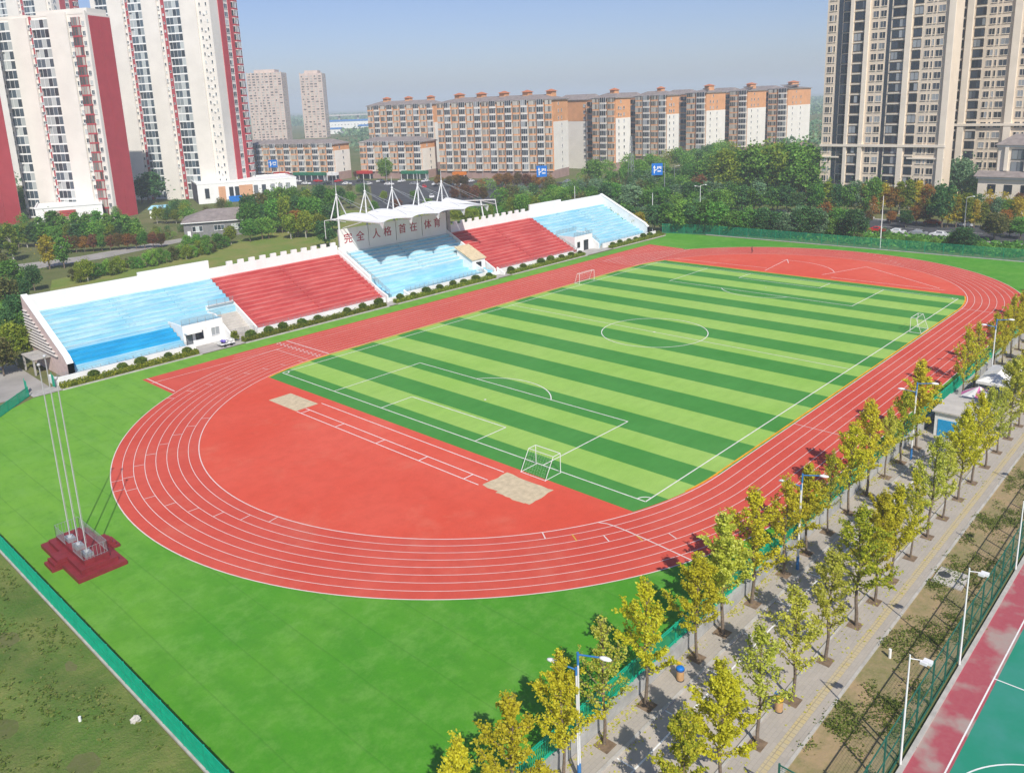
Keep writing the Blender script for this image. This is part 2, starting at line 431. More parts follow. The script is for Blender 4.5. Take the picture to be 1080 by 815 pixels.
# seams between the rolled-out turf lengths
wv = N(nt, 'ShaderNodeTexWave', wave_type='BANDS', bands_direction='X', wave_profile='SAW'); wv.inputs['Scale'].default_value = .0785; wv.inputs['Distortion'].default_value = .25; wv.inputs['Detail'].default_value = 1
nt.links.new(tc.outputs['Object'], wv.inputs['Vector'])
c4 = mixcol(nt, ramp(nt, wv.outputs['Fac'], [(.955, 0), (.985, .24)]), c3, (.03, .12, .012))
nt.links.new(c4, b.inputs['Base Color']); b.inputs['Roughness'].default_value = .8; b.inputs['Specular IOR Level'].default_value = .2
bump(nt, b, f3, .25, .03)
mb = MB(); mb.poly([(-99.5,-48.45,0),(-99.5,37,0),(-88,50.4,0),(-82.4,54.3,0),(86,53.6,0),(93.2,57.2,0),(97.2,-48.45,0)])
struct(mb, 'turf_apron', 'turf_apron')

# red running surface, sun-bleached in places
def rubber(name, a, bcol, sc):
    m, nt, b = nt_new(name)
    f1 = noise(nt, sc, 6, .6); f2 = noise(nt, .6, 5, .7); f3 = noise(nt, 9, 3, .6)
    c1 = mixcol(nt, ramp(nt, f1, [(.38, 0), (.66, 1)]), a, bcol)
    c2 = mixcol(nt, ramp(nt, f2, [(.42, 0), (.8, .5)]), c1, dim(a, .74))
    c3 = mixcol(nt, ramp(nt, f3, [(.4, 0), (.9, .25)]), c2, dim(bcol, 1.25))
    f4 = noise(nt, .11, 7, .72)
    c3 = mixcol(nt, ramp(nt, f4, [(.54, 0), (.74, .55)]), c3, (bcol[0]*.98, bcol[1]*1.7, bcol[2]*1.7))
    nt.links.new(c3, b.inputs['Base Color']); b.inputs['Roughness'].default_value = .85; b.inputs['Specular IOR Level'].default_value = .2
    bump(nt, b, f3, .15, .02)
rubber('track_red', (.56, .072, .046), (.61, .104, .070), .05)
rubber('track_infield', (.63, .078, .042), (.68, .115, .072), .04)
mb = MB()
n = 60
def ring_half(cx, a0, a1, ri, ro, z):
    P, Q = arc(cx, ri, a0, a1, n, z), arc(cx, ro, a0, a1, n, z)
    for i in range(n): mb.quad(P[i], Q[i], Q[i+1], P[i+1])
ring_half(TX0, pi/2, 3*pi/2, TR, RO, .008); ring_half(TX1, -pi/2, pi/2, TR, RO, .008)
mb.quad((TX0,TY-RO,.008),(TX1,TY-RO,.008),(TX1,TY-TR,.008),(TX0,TY-TR,.008))
mb.quad((TX0,TY+TR,.008),(TX1,TY+TR,.008),(TX1,TY+RO,.008),(TX0,TY+RO,.008))
HS = 49.9
struct(mb, 'running_track', 'track_red')
mb = MB()     # the straight in front of the stand runs on past both bends
mb.poly([(-68.4,49.2,.012),(-68.4,TY+sqrt(RO**2-25.5**2)-.05,.012)] + arc(TX0, RO-.02, pi/2+.586, pi/2, 14, .012) + [(TX1,TY+RO-.02,.012)] + arc(TX1, RO-.02, pi/2, pi/2-.62, 14, .012)[1:] + [(72,38.6,.012),(73,HS,.012),(-50,HS,.012)])
struct(mb, 'track_apron', 'track_red')
mb = MB(); mb.poly(arc(TX0, TR, pi/2, 3*pi/2, n, .010)); mb.poly(arc(TX1, TR, -pi/2, pi/2, n, .010))
struct(mb, 'infield', 'track_infield')

# pitch turf with mown-look stripes
def turf(name, a, bcol):
    m, nt, b = nt_new(name)
    f1 = noise(nt, .07, 5, .6); f2 = noise(nt, .9, 5, .7, sc3=(.3,1,1)); f3 = noise(nt, 9, 3, .6)
    c1 = mixcol(nt, ramp(nt, f1, [(.35, 0), (.68, 1)]), a, bcol)
    c2 = mixcol(nt, ramp(nt, f2, [(.42, 0), (.78, .5)]), c1, dim(a, .78))
    c3 = mixcol(nt, ramp(nt, f3, [(.35, 0), (.85, .2)]), c2, dim(bcol, 1.3))
    f5 = noise(nt, .28, 9, .78)
    c3 = mixcol(nt, ramp(nt, f5, [(.48, 0), (.72, .45)]), c3, dim(a, 1.25))
    nt.links.new(c3, b.inputs['Base Color']); b.inputs['Roughness'].default_value = .8; b.inputs['Specular IOR Level'].default_value = .2
    bump(nt, b, f3, .2, .03)
turf('turf_dark', (.050, .235, .034), (.075, .265, .052))
turf('turf_light', (.255, .46, .075), (.325, .50, .115))
EDGES = [-55.4,-51,-46.7,-42.5,-38.5,-33.6,-28.4,-23.3,-18.1,-12.9,-7.75,-2.6,2.6,7.75,12.9,18.1,23.3,28.4,33.6,38.8,44,48.6,52.4,55.9]
def half_w(x):
    c = TR - .25
    if x < TX0: return min(c, sqrt(max(0, (TR-.25)**2 - (x-TX0)**2)))
    if x > TX1: return min(c, sqrt(max(0, (TR-.25)**2 - (x-TX1)**2)))
    return c
mb = MB()
for i in range(len(EDGES)-1):
    a, b_ = EDGES[i], EDGES[i+1]
    xs = [a + (b_-a)*k/4 for k in range(5)]
    mb.poly([(x, TY-half_w(x), .016) for x in xs] + [(x, TY+half_w(x), .016) for x in xs[::-1]], i % 2)
struct(mb, 'football_pitch', ['turf_dark', 'turf_light'])
mb = MB()     # worn orange edging strip round the pitch turf
xs = [-55.4 + 111.3*k/80 for k in range(81)]
for s in (-1, 1):
    for i in range(80):
        if s < 0 and xs[i] < -49: continue
        a, c = xs[i], xs[i+1]; wi = .32 if s > 0 else .22
        mb.quad((a,TY+s*(half_w(a)-wi),.020),(c,TY+s*(half_w(c)-wi),.020),(c,TY+s*(half_w(c)+.02),.020),(a,TY+s*(half_w(a)+.02),.020))
mb.quad((55.7,-30,.020),(56.1,-30,.020),(56.1,33,.020),(55.7,33,.020))
struct(mb, 'pitch_edging', 'edge_orange')

# painted lines
LW = .07
def seg(mb, p, q, z=.026, w=LW, m=0):
    p, q = Vector((p[0], p[1], z)), Vector((q[0], q[1], z)); d = (q-p).normalized(); u = Vector((-d.y, d.x, 0))*w
    mb.quad(p-u, q-u, q+u, p+u, m)
def carc(mb, cx, cy, r, a0, a1, n=48, z=.026, w=LW, m=0):
    for i in range(n):
        t0, t1 = a0+(a1-a0)*i/n, a0+(a1-a0)*(i+1)/n
        mb.quad((cx+(r-w)*cos(t0),cy+(r-w)*sin(t0),z),(cx+(r+w)*cos(t0),cy+(r+w)*sin(t0),z),(cx+(r+w)*cos(t1),cy+(r+w)*sin(t1),z),(cx+(r-w)*cos(t1),cy+(r-w)*sin(t1),z), m)
mb = MB(); L2, W2 = 52.9, 34.0
for s in (-1, 1):
    seg(mb, (-L2, s*W2), (L2, s*W2)); seg(mb, (s*L2, -W2), (s*L2, W2))
    for dp, hw in ((16.5, 20.16), (5.5, 9.16)):
        seg(mb, (s*(L2-dp), -hw), (s*(L2-dp), hw), .030)
        for q in (-1, 1): seg(mb, (s*L2, q*hw), (s*(L2-dp), q*hw), .030)
    t = math.acos(5.5/9.15); c0 = pi if s > 0 else 0
    carc(mb, s*(L2-11), 0, 9.15, c0-t, c0+t, 24, .034)
    seg(mb, (s*(L2-11)-.15, 0), (s*(L2-11)+.15, 0), .034, .14)
    for q in (-1, 1):
        a0 = {(-1,-1): 0, (1,-1): pi/2, (1,1): pi, (-1,1): 3*pi/2}[(s,q)]
        carc(mb, s*L2, q*W2, 1.0, a0, a0+pi/2, 10, .034)
carc(mb, 0, 0, 9.15, 0, 2*pi, 96, .034); seg(mb, (0,-W2), (0,W2), .030, .06); seg(mb, (-.2,0), (.2,0), .034, .2)
struct(mb, 'pitch_markings', 'line_far')
mb = MB(); tw = .036
for k in range(9):
    r = TR + k*LANE; ww = .058 if k in (0, 8) else tw
    carc(mb, TX0, TY, r, pi/2, 3*pi/2, 90, .026, ww); carc(mb, TX1, TY, r, -pi/2, pi/2, 90, .026, ww)
    seg(mb, (TX0,TY-r), (TX1,TY-r), .026, ww)
    seg(mb, (TX0 if k < 8 else -68.2, TY+r), (72, TY+r), .026, ww)
for k in range(9, 11): seg(mb, (-63+k, TY+TR+k*LANE), (72, TY+TR+k*LANE), .026, tw)
seg(mb, (-67.7,49.2), (-67.7,39.6), .030, .09)
def radial(cx, a, k0, k1, w=.05, m=0):
    seg(mb, (cx+(TR+k0*LANE)*cos(a), TY+(TR+k0*LANE)*sin(a)), (cx+(TR+k1*LANE)*cos(a), TY+(TR+k1*LANE)*sin(a)), .031, w, m)
for k in range(8):
    radial(TX0, pi + .02 - k*.075 + .17, k, k+1); radial(TX0, pi-.75+k*.068, k, k+1); radial(TX0, pi-.95-.07*k, 7-k, 8-k)
    radial(TX0, pi+.95+k*.07, k, k+1, .06, 1 if k % 2 else 0)
    radial(TX1, -.42+k*.05, k, k+1)
# curved start line on the near bend and cross lines
for i in range(16):
    t = i/16; t1 = (i+1)/16
    a0, a1 = pi+1.105+.10*t**.6*1.0, pi+1.105+.10*t1**.6
    r0, r1 = TR+8*LANE*t, TR+8*LANE*t1
    seg(mb, (TX0+r0*cos(a0), TY+r0*sin(a0)), (TX0+r1*cos(a1), TY+r1*sin(a1)), .032, .07)
seg(mb, (-24.5,TY-TR), (-24.5,TY-RO), .032, .05); seg(mb, (45.3,TY-TR), (45.3,TY-RO), .032, .06)
# finish line with a row of painted lane numbers
seg(mb, (-42.4,TY+TR), (-42.4,HS-.3), .032, .10)
for k in range(11):
    y = TY+TR+k*LANE+.35
    for q in range(2): seg(mb, (-43.9-q*.5, y), (-43.9-q*.5, y+.5), .032, .13)
seg(mb, (-46.5,TY+TR), (-46.5,TY+RO), .032, .05)
struct(mb, 'track_markings', ['lane_white', 'line_yellow'])
mb = MB()
for y, x0, x1 in ((0, -56.95, -56.95), (0, -59.5, -59.5), (0, -60.95, -60.95)): seg(mb, (x0, 17.4), (x1, -17.9), .024, .06)
for y in (16.4, 8.5, 0, -8, -15.6): seg(mb, (-59.5, y), (-60.95, y), .028, .07)
# high-jump fan and runway in the far bend
carc(mb, 57.6, 7, 14, -1.1, .25, 30, .024, .06); seg(mb, (57.5, 8), (72.5, 9.6), .024, .06); seg(mb, (72.5,9.6),(68.4,7.4), .028,.06)
seg(mb, (59, 33), (60.5, 9), .024, .06); seg(mb, (59.9,-4.3), (73.5,-9), .024, .06); seg(mb, (73.5,-9), (60,-28.6), .024, .06); seg(mb, (58.8,-30), (58.5,-7), .024, .06)
struct(mb, 'jump_markings', 'line_far')
for n_, (x0, x1, y0, y1) in (('sand_pit', (-60.95,-57.35,17.6,24.6)), ('sand_pit', (-60.75,-56.85,-25.1,-18.3))):
    mb = MB(); R = random.Random(3 if y0 > 0 else 4)
    pts = []
    for (a, b_) in (((x0,y0),(x1,y0)), ((x1,y0),(x1,y1)), ((x1,y1),(x0,y1)), ((x0,y1),(x0,y0))):
        for k in range(8):
            t = k/8; j = 0 if y0 > 0 else R.uniform(-.14,.14)
            pts.append((a[0]+(b_[0]-a[0])*t+j, a[1]+(b_[1]-a[1])*t+j, .022))
    mb.poly(pts); struct(mb, n_, 'sand')
    if y0 < 0:
        mb = MB(); mb.poly([(-61.1+R.uniform(-.15,.15), -24.6+.5*k, .019) for k in range(9)] + [(-60.6, -20.6, .019), (-60.6,-24.6,.019)])
        struct(mb, 'spilled_sand', 'sand')

# ------------------------------------------------------------------ avenue beside the field
m, nt, b = nt_new('paver_grey')
tc = N(nt, 'ShaderNodeTexCoord'); br = N(nt, 'ShaderNodeTexBrick'); br.inputs['Scale'].default_value = 1.0
br.inputs['Brick Width'].default_value = .6; br.inputs['Row Height'].default_value = .3; br.inputs['Mortar Size'].default_value = .012
br.inputs['Color1'].default_value = (.36,.325,.28,1); br.inputs['Color2'].default_value = (.40,.36,.31,1); br.inputs['Mortar'].default_value = (.30,.27,.23,1)
nt.links.new(tc.outputs['Object'], br.inputs['Vector'])
f = noise(nt, .35, 5, .65)
nt.links.new(mixcol(nt, ramp(nt, f, [(.4, 0), (.75, .55)]), br.outputs[0], (.46, .41, .345)), b.inputs['Base Color']); b.inputs['Roughness'].default_value = .9
m, nt, b = nt_new('paver_yellow')
tc = N(nt, 'ShaderNodeTexCoord'); br = N(nt, 'ShaderNodeTexBrick'); br.inputs['Scale'].default_value = 1.0
br.inputs['Brick Width'].default_value = .4; br.inputs['Row Height'].default_value = .4; br.inputs['Mortar Size'].default_value = .03; br.offset = 0
br.inputs['Color1'].default_value = (.50,.40,.19,1); br.inputs['Color2'].default_value = (.47,.40,.25,1); br.inputs['Mortar'].default_value = (.30,.25,.17,1)
nt.links.new(tc.outputs['Object'], br.inputs['Vector'])
f = noise(nt, .8, 5, .65)
nt.links.new(mixcol(nt, ramp(nt, f, [(.4, 0), (.7, .6)]), br.outputs[0], (.44, .385, .30)), b.inputs['Base Color']); b.inputs['Roughness'].default_value = .9
m, nt, b = nt_new('road_concrete')
f1 = noise(nt, .18, 6, .65); f2 = noise(nt, 2.5, 4, .7)
c1 = mixcol(nt, ramp(nt, f1, [(.38, 0), (.68, 1)]), (.40, .355, .30), (.47, .42, .36))
c2 = mixcol(nt, ramp(nt, f2, [(.45, 0), (.85, .4)]), c1, (.31, .275, .235))
nt.links.new(c2, b.inputs['Base Color']); b.inputs['Roughness'].default_value = .9
XA, XB = -130, 330
Z = LOW
mb = MB(); mb.quad((XA,-56.35,Z),(XB,-56.35,Z),(XB,-50.95,Z),(XA,-50.95,Z)); struct(mb, 'avenue_road', 'road_concrete')
mb = MB(); mb.box(XA,-50.75,Z-.03,XB,-48.78,Z+.10); mb.box(XA,-58.2,Z-.03,XB,-56.52,Z+.10); mb.box(XA,-59.35,Z-.03,XB,-58.75,Z+.10); struct(mb, 'sidewalk', 'paver_grey')
mb = MB(); mb.box(XA,-58.747,Z-.03,XB,-58.203,Z+.104); struct(mb, 'tactile_strip', 'paver_yellow')
mb = MB(); mb.box(XA,-50.95,Z-.03,XB,-50.753,Z+.13); mb.box(XA,-56.517,Z-.03,XB,-56.35,Z+.13); mb.box(XA,-59.55,Z-.03,XB,-59.353,Z+.13); struct(mb, 'avenue_kerb', 'kerb')
mb = MB()
seg(mb, (XA,-52.35), (120,-52.35), Z+.006, .06)
for k in range(40): seg(mb, (-98+k*5.6,-52.35), (-98+k*5.6,-50.98), Z+.010, .06)
struct(mb, 'parking_lines', 'line_white')
mb = MB()
GX1 = [-93.6,-89.5,-85.0,-80.9,-76.1,-69.5,-65.6,-60.6,-54.9,-50.4,-45.6,-40.6,-35.6,-30.4,-25.6,-20.6]
GX1 += [-2.5,3.2,12.6,17.8,22.5,27.6,32.4,37.5,42.6,47.6,52.4,57.6,62.4,67.6,72.5,77.6,82.5,88]
GX2 = [-83.6,-79.4,-74.4,-69.2,-63.7,-58.1,-54.0,-50.0,-45.3,-40.6,-36.0,-31.0,-26.2,-21.2,-16.3,-11.3,-6.3,-1.4,3.5,8.6,13.5,18.6,23.4,28.5,33.4,38.6,43.4,48.5,53.4,58.6,63.4,68.5,73.5,79,85]
for x in GX1: mb.box(x-.55,-50.35,Z+.08,x+.55,-49.2,Z+.112)
for x in GX2: mb.box(x-.55,-57.7,Z+.08,x+.55,-56.7,Z+.112)
struct(mb, 'tree_pits', 'soil')
# verge strip of dry soil and weeds
m, nt, b = nt_new('verge_soil')
f1 = noise(nt, .35, 6, .7); f2 = noise(nt, 2.2, 5, .7)
c1 = mixcol(nt, ramp(nt, f1, [(.40, 0), (.58, 1)]), (.36, .26, .135), (.20, .19, .07))
c2 = mixcol(nt, ramp(nt, f2, [(.35, 0), (.75, .7)]), c1, (.36, .26, .155))
nt.links.new(c2, b.inputs['Base Color']); b.inputs['Roughness'].default_value = .95; bump(nt, b, f2, .6, .12)
mb = MB(); mb.quad((XA,-64.2,Z+.02),(XB,-64.2,Z+.02),(XB,-59.55,Z+.02),(XA,-59.55,Z+.02)); struct(mb, 'verge', 'verge_soil')
R = random.Random(8); mb = MB(); mb.upb = 2.5
for k in range(2100):
    x = -85 + 110*R.random()**1.3; y = R.uniform(-64.0,-59.7)
    q = sin(x*.55+y*.8)+sin(x*1.3-y*1.7)*.8+R.uniform(-.9,.9)
    if q < .15 or (x < -73 and y > -62.2): continue
    hh = R.uniform(.06,.30)
    for j in range(int(16+30*hh)): mb.leaf((x+R.gauss(0,.30), y+R.gauss(0,.30), Z+.03+R.random()*hh), .12, R)
mb.build('verge_weeds', 'leaf_verge', kind='stuff')
# sports court
m, nt, b = nt_new('court_red')
f1 = noise(nt, .33, 4, .5); f2 = noise(nt, 3, 4, .7)
c1 = mixcol(nt, ramp(nt, f1, [(.50, 0), (.63, .9)]), (.37, .07, .09), (.36, .30, .26))
c2 = mixcol(nt, ramp(nt, f2, [(.4, 0), (.85, .4)]), c1, (.44, .16, .16))
nt.links.new(c2, b.inputs['Base Color']); b.inputs['Roughness'].default_value = .8
mb = MB(); mb.quad((-130,-67.15,Z+.01),(60,-67.15,Z+.01),(60,-65.0,Z+.01),(-130,-65.0,Z+.01)); struct(mb, 'court_border', 'court_red')
mb = MB(); mb.quad((-130,-96,Z+.012),(60,-96,Z+.012),(60,-67.15,Z+.012),(-130,-67.15,Z+.012)); struct(mb, 'court', 'court_green')
mb = MB(); seg(mb, (-130,-66.95), (60,-66.95), Z+.018, .05); seg(mb, (-57.8,-66.95), (-57.6,-82), Z+.022, .05); carc(mb, -70.8,-74.2, 6.75, .1, pi-.1, 40, Z+.022, .05)
seg(mb, (-79,-66.95), (-79,-82), Z+.022, .05)
struct(mb, 'court_markings', 'line_white')
mb = MB(); mb.box(-130,-65.0,Z-.03,60,-64.72,Z+.17); struct(mb, 'court_kerb', 'kerb')
# rough bank outside the near fence
m, nt, b = nt_new('bank_grass')
f1 = noise(nt, .16, 6, .65); f2 = noise(nt, 1.1, 5, .7); f3 = noise(nt, 5, 4, .7)
c1 = mixcol(nt, ramp(nt, f1, [(.38, 0), (.64, 1)]), (.085, .165, .030), (.215, .235, .07))
c2 = mixcol(nt, ramp(nt, f2, [(.4, 0), (.75, .7)]), c1, (.085, .175, .026))
c3 = mixcol(nt, ramp(nt, f3, [(.45, 0), (.85, .45)]), c2, (.24, .21, .10))
nt.links.new(c3, b.inputs['Base Color']); b.inputs['Roughness'].default_value = .95; b.inputs['Specular IOR Level'].default_value = .1; bump(nt, b, f3, .7, .2)
mb = MB(); R = random.Random(2)
gx = [-116 + 16*i/20 for i in range(21)]; gy = [-48.6 + 100*j/100 for j in range(101)]
H = lambda x, y: .02 + (.12*sin(x*.9+y*.3)+.10*sin(y*.7-x*.4)+.12)*min(1, max(0, (-100.2-x)/2))
for i in range(20):
    for j in range(100): mb.quad((gx[i],gy[j],H(gx[i],gy[j])),(gx[i+1],gy[j],H(gx[i+1],gy[j])),(gx[i+1],gy[j+1],H(gx[i+1],gy[j+1])),(gx[i],gy[j+1],H(gx[i],gy[j+1])))
struct(mb, 'grass_bank', 'bank_grass')
mb = MB(); mb.upb = 2.5
for k in range(4200):
    x = R.uniform(-114,-100.4); y = R.uniform(-40,14)
    q = sin(x*.8+y*.5)+sin(x*1.9-y*.6)*.6+R.uniform(-.9,.9)
    if q < .1: continue
    for j in range(3): mb.leaf((x+R.gauss(0,.1), y+R.gauss(0,.1), H(x,y)+R.uniform(.0,.12)), .16, R)
mb.build('bank_weeds', 'leaf_grass', kind='stuff')
# ------------------------------------------------------------------ grandstand
def paint(name, base, worn, deep, sc=(.35,2.2,2.2), t=(.40,.62), q=.5):
    m, nt, b = nt_new(name)
    f1 = noise(nt, .55, 6, .68, sc3=sc); f2 = noise(nt, .16, 4, .6, sc3=(.5,1,1)); f3 = noise(nt, 2.2, 5, .75, sc3=(.5,1.5,1.5))
    c1 = mixcol(nt, ramp(nt, f1, [(t[0], 0), (t[1], 1)]), base, worn)
    c2 = mixcol(nt, ramp(nt, f2, [(.5, 0), (.68, q)]), c1, deep)
    c3 = mixcol(nt, ramp(nt, f3, [(.52, 0), (.75, .5)]), c2, dim(base, .75))
    nt.links.new(c3, b.inputs['Base Color']); b.inputs['Roughness'].default_value = .7; b.inputs['Specular IOR Level'].default_value = .25
paint('paint_blue_faded', (.30,.57,.68), (.52,.69,.72), (.13,.45,.65), t=(.42,.6), q=.7)
paint('paint_blue_deep', (.01,.30,.55), (.03,.40,.66), (.01,.24,.48))
paint('paint_blue_pale', (.50,.66,.70), (.62,.72,.73), (.40,.60,.68), q=.3)
paint('paint_blue_sky', (.26,.58,.74), (.42,.68,.76), (.16,.48,.68))
paint('paint_blue_riser', (.26,.54,.66), (.42,.62,.68), (.14,.44,.62))
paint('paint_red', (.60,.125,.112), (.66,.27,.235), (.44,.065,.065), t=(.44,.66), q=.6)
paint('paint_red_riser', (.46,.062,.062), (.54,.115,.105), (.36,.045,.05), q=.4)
GS = thing('grandstand', 'long open grandstand of faded blue and red terraces, white tensile roof over its middle', 'grandstand', (4.1, 66, 0))
NR, Y0, RD, Z0_, RH = 14, 58.6, 1.1714, 1.0, .5714
def row_z(i): return Z0_ + i*RH
def terrace(x0, x1, r0, r1, mats, deep=None):
    mb = MB()
    for i in range(r0, r1):
        y = Y0 + i*RD; z = row_z(i); zl = row_z(i-1) if i > r0 else 0
        mt = 2 if deep and deep[0] <= i < deep[1] else 0
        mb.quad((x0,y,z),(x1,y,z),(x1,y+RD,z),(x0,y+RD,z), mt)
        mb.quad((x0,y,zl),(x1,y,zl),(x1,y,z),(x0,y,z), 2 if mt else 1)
        # sides, worn nosing
        mb.quad((x0,y+RD,0),(x0,y,0),(x0,y,z),(x0,y+RD,z), 1); mb.quad((x1,y,0),(x1,y+RD,0),(x1,y+RD,z),(x1,y,z), 1)
        mb.box(x0+.02, y-.03, z-.05, x1-.02, y+.06, z+.010, (1 if mats[0] == 'paint_red' else 0) if mt == 0 else 2)
    ye = Y0 + r1*RD
    mb.quad((x1,ye,0),(x0,ye,0),(x0,ye,row_z(r1-1)),(x1,ye,row_z(r1-1)), 1)
    return mb
XS = [-75.0, -42.7, -12.2, 20.4, 51.6, 84.2]
FB = ['paint_blue_faded', 'paint_blue_riser', 'paint_blue_deep']
RB = ['paint_red', 'paint_red_riser', 'paint_red']
# left blue block: lower rows stop at the doorway block
terrace(XS[0], -56.4, 0, 6, FB, (2, 5)).build('terrace', FB, GS, label='lower rows of the near terrace with deep cyan repainted steps')
terrace(XS[0], XS[1]-.15, 6, NR, FB).build('terrace', FB, GS, label='faded pale blue upper rows of the near end terrace')
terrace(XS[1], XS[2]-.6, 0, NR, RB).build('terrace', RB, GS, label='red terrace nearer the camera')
PB = ['paint_blue_pale', 'paint_blue_riser', 'paint_blue_sky']
SKYB = ['paint_blue_sky', 'paint_blue_sky', 'paint_blue_sky']
mb = MB()
mb.box(XS[2]+1.2, 58.6, 0, XS[3]-.8, 60.9, 1.1); mb.box(XS[2]+1.2, 60.9, 0, XS[3]-.8, 62.6, 1.5); mb.box(XS[2]+1.2, 62.6, 0, XS[3]-.8, Y0+5*RD-.01, 2.0)
mb.build('terrace', SKYB, GS, label='bright sky blue lower platform of the middle block')
terrace(XS[2]+.2, XS[3]-.2, 5, NR, PB).build('terrace', PB, GS, label='pale blue middle terrace under the roof')
terrace(XS[3], XS[4], 0, NR, RB).build('terrace', RB, GS, label='red terrace on the far side of the roof')
terrace(60.6, XS[5], 0, 6, FB).build('terrace', FB, GS); terrace(XS[4]+.15, XS[5], 6, NR, FB).build('terrace', FB, GS, label='faded pale blue terrace at the far end')
# aisle half steps, one flight per aisle
for xc, r0, mt in ((XS[1]+.7, 0, 'r'), ((XS[1]+XS[2])/2, 0, 'r'), (XS[2]-1.3, 0, 'r'), (XS[3]+.7, 0, 'r'), ((XS[3]+XS[4])/2, 0, 'r'), (XS[4]-.7, 0, 'r'), (-62, 6, 'b'), (-52, 6, 'b'), (4.1, 5, 'b'), (62, 6, 'b'), (72, 6, 'b')):
    mb = MB()
    for i in range(r0, NR-1): mb.box(xc-.55, Y0+(i+1)*RD-.5, row_z(i)-.01, xc+.55, Y0+(i+1)*RD-.06, row_z(i)+RH/2)
    mb.bar((xc, Y0+(r0+1)*RD-.3, row_z(r0)-.3), (xc, Y0+(NR-1)*RD-.3, row_z(NR-2)-.3), .5, .3)
    mb.build('aisle_stair', 'paint_red_riser' if mt == 'r' else 'paint_blue_riser', GS)
# back wall with plain and crenellated stretches
mb = MB(); YB = Y0 + NR*RD
for x0, x1, zt in ((-75.6,-56.4,11.35),(-56.4,-42.6,12.0),(-42.6,-12.4,10.35),(20.8,51.8,10.35),(51.8,65.2,12.0),(65.2,85.6,11.35)): mb.box(x0, YB, 0, x1, YB+.45, zt)
mb.box(-12.4, YB+.02, 0, 20.8, YB+.4, 9.1)
mb.build('parapet_wall', 'white_stained', GS)
mm = MB(); mm.box(-.62, 0, 0, .62, .45, .78); mer = mm.mesh('merlon', [MATS['white_paint']])
for x in [-38.2+2.48*k for k in range(11)] + [23.6+2.55*k for k in range(11)]: child('merlon', mer, GS, (x-4.1, YB-66, 10.35))
# end walls following the rake
def endwall(x0, x1, mats):
    mb = MB()
    pts = [(x0,58.2,0),(x0,58.2,2.6),(x0,59.3,3.6),(x0,75.3,11.4),(x0,75.75,11.4),(x0,75.75,0)]
    mb.prism(pts, (x1-x0,0,0), 0)
    a, c = Vector((x0-.06,58.15,2.65)), Vector((x0-.06,75.4,11.47))
    for p, q in (((58.13,0),(58.13,2.6)), ((58.13,2.6),(59.3,3.66)), ((59.3,3.66),(75.3,11.47))):
        mb.prism([(x0-.07,p[0],p[1]),(x0-.07,q[0],q[1]),(x0-.07,q[0],q[1]+.18),(x0-.07,p[0],p[1]+.18)], (x1-x0+.14,0,0), 1)
    return mb
endwall(-75.85, -75.02, 0).build('end_wall', ['pink_tile', 'white_paint'], GS, label='pink tiled near end wall with white coping and slanted fins')
endwall(84.22, 85.1, 0).build('end_wall', ['white_paint', 'white_paint'], GS)
fin = 0
for k in range(15):          # slanted sunshade fins on the near end wall
    z = 3.3 + k*.52; y0 = 75.2; y1 = 59.9 + (z-3.1)*16/7.8 + 1.6
    if y1 > 74.6: break
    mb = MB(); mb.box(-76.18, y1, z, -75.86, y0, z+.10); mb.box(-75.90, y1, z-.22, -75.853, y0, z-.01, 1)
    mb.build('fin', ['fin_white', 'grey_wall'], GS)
# low front wall and walkway
mb = MB()
for x0, x1 in ((-78.2,-55.4),(-43.4,-13.6),(-7.6,16.6),(21.0,48.9),(61.9,87.6)): mb.box(x0, 57.5, 0, x1, 57.85, 1.2)
mb.box(-78.2, 57.85, 0, -77.85, 60.5, 1.2)
for x, w_ in ((-10.6,2.6),(18.6,2.2)):   # low stair cheeks beside the middle block
    mb.prism([(x-w_,57.45,0),(x-w_,57.45,1.45),(x-w_,61.5,3.0),(x-w_,61.5,0)], (.35,0,0)); mb.prism([(x+w_,56.0,0),(x+w_,56.0,.5),(x+w_,58.4,1.6),(x+w_,58.4,0)], (.35,0,0))
    mb.box(x-w_+.36, 57.6, 0, x+w_, 58.55, .6)
mb.build('front_wall', 'white_paint', GS)
mb = MB()
for x0, x1 in ((-77.85,-56.4),(-43.3,-13.6),(-7.6,16.6),(21.0,51.5),(61.9,86)): mb.box(x0, 57.86, 0, x1, 58.58, .55)
mb.build('walkway', 'concrete_light', GS)
# doorway blocks
def doorway(xa, xb, sgn, door_x, win_xs):
    """white block with door and windows, open stair beside it"""
    mb = MB(); mb.box(xa, 60.0, 0, xb, Y0+6*RD-.03, 4.1)
    mb.box(xa+.25, 60.3, 4.1, xb-.02, Y0+6*RD-.05, 4.13, 1); xs = xb if sgn > 0 else xa-.3
    mb.prism([(xs,57.9,0),(xs,57.9,1.5),(xs,62.8,4.35),(xs,Y0+6*RD+1.5,4.35),(xs,Y0+6*RD+1.5,0)], (.3,0,0))
    return mb
d = doorway(-56.2, -48.7, 1, 0, 0).build('doorway_block', ['white_paint', 'paint_blue_riser'], GS)
def opening(par, x, y, z0, z1, w_, name, glass='glass_dark', frame='dark_metal'):
    mb = MB(); mb.box(x-w_/2, y-.05, z0, x+w_/2, y-.004, z1, 0)
    for a, b_ in ((x-w_/2-.07, x-w_/2), (x+w_/2, x+w_/2+.07)): mb.box(a, y-.11, z0-.07, b_, y-.004, z1+.07, 1)
    mb.box(x-w_/2, y-.11, z1, x+w_/2, y-.004, z1+.07, 1); mb.box(x-w_/2, y-.11, z0-.07, x+w_/2, y-.004, z0, 1)
    if name == 'window': mb.box(x-.03, y-.09, z0, x+.03, y-.052, z1, 1)
    return mb.build(name, [glass, frame], par)
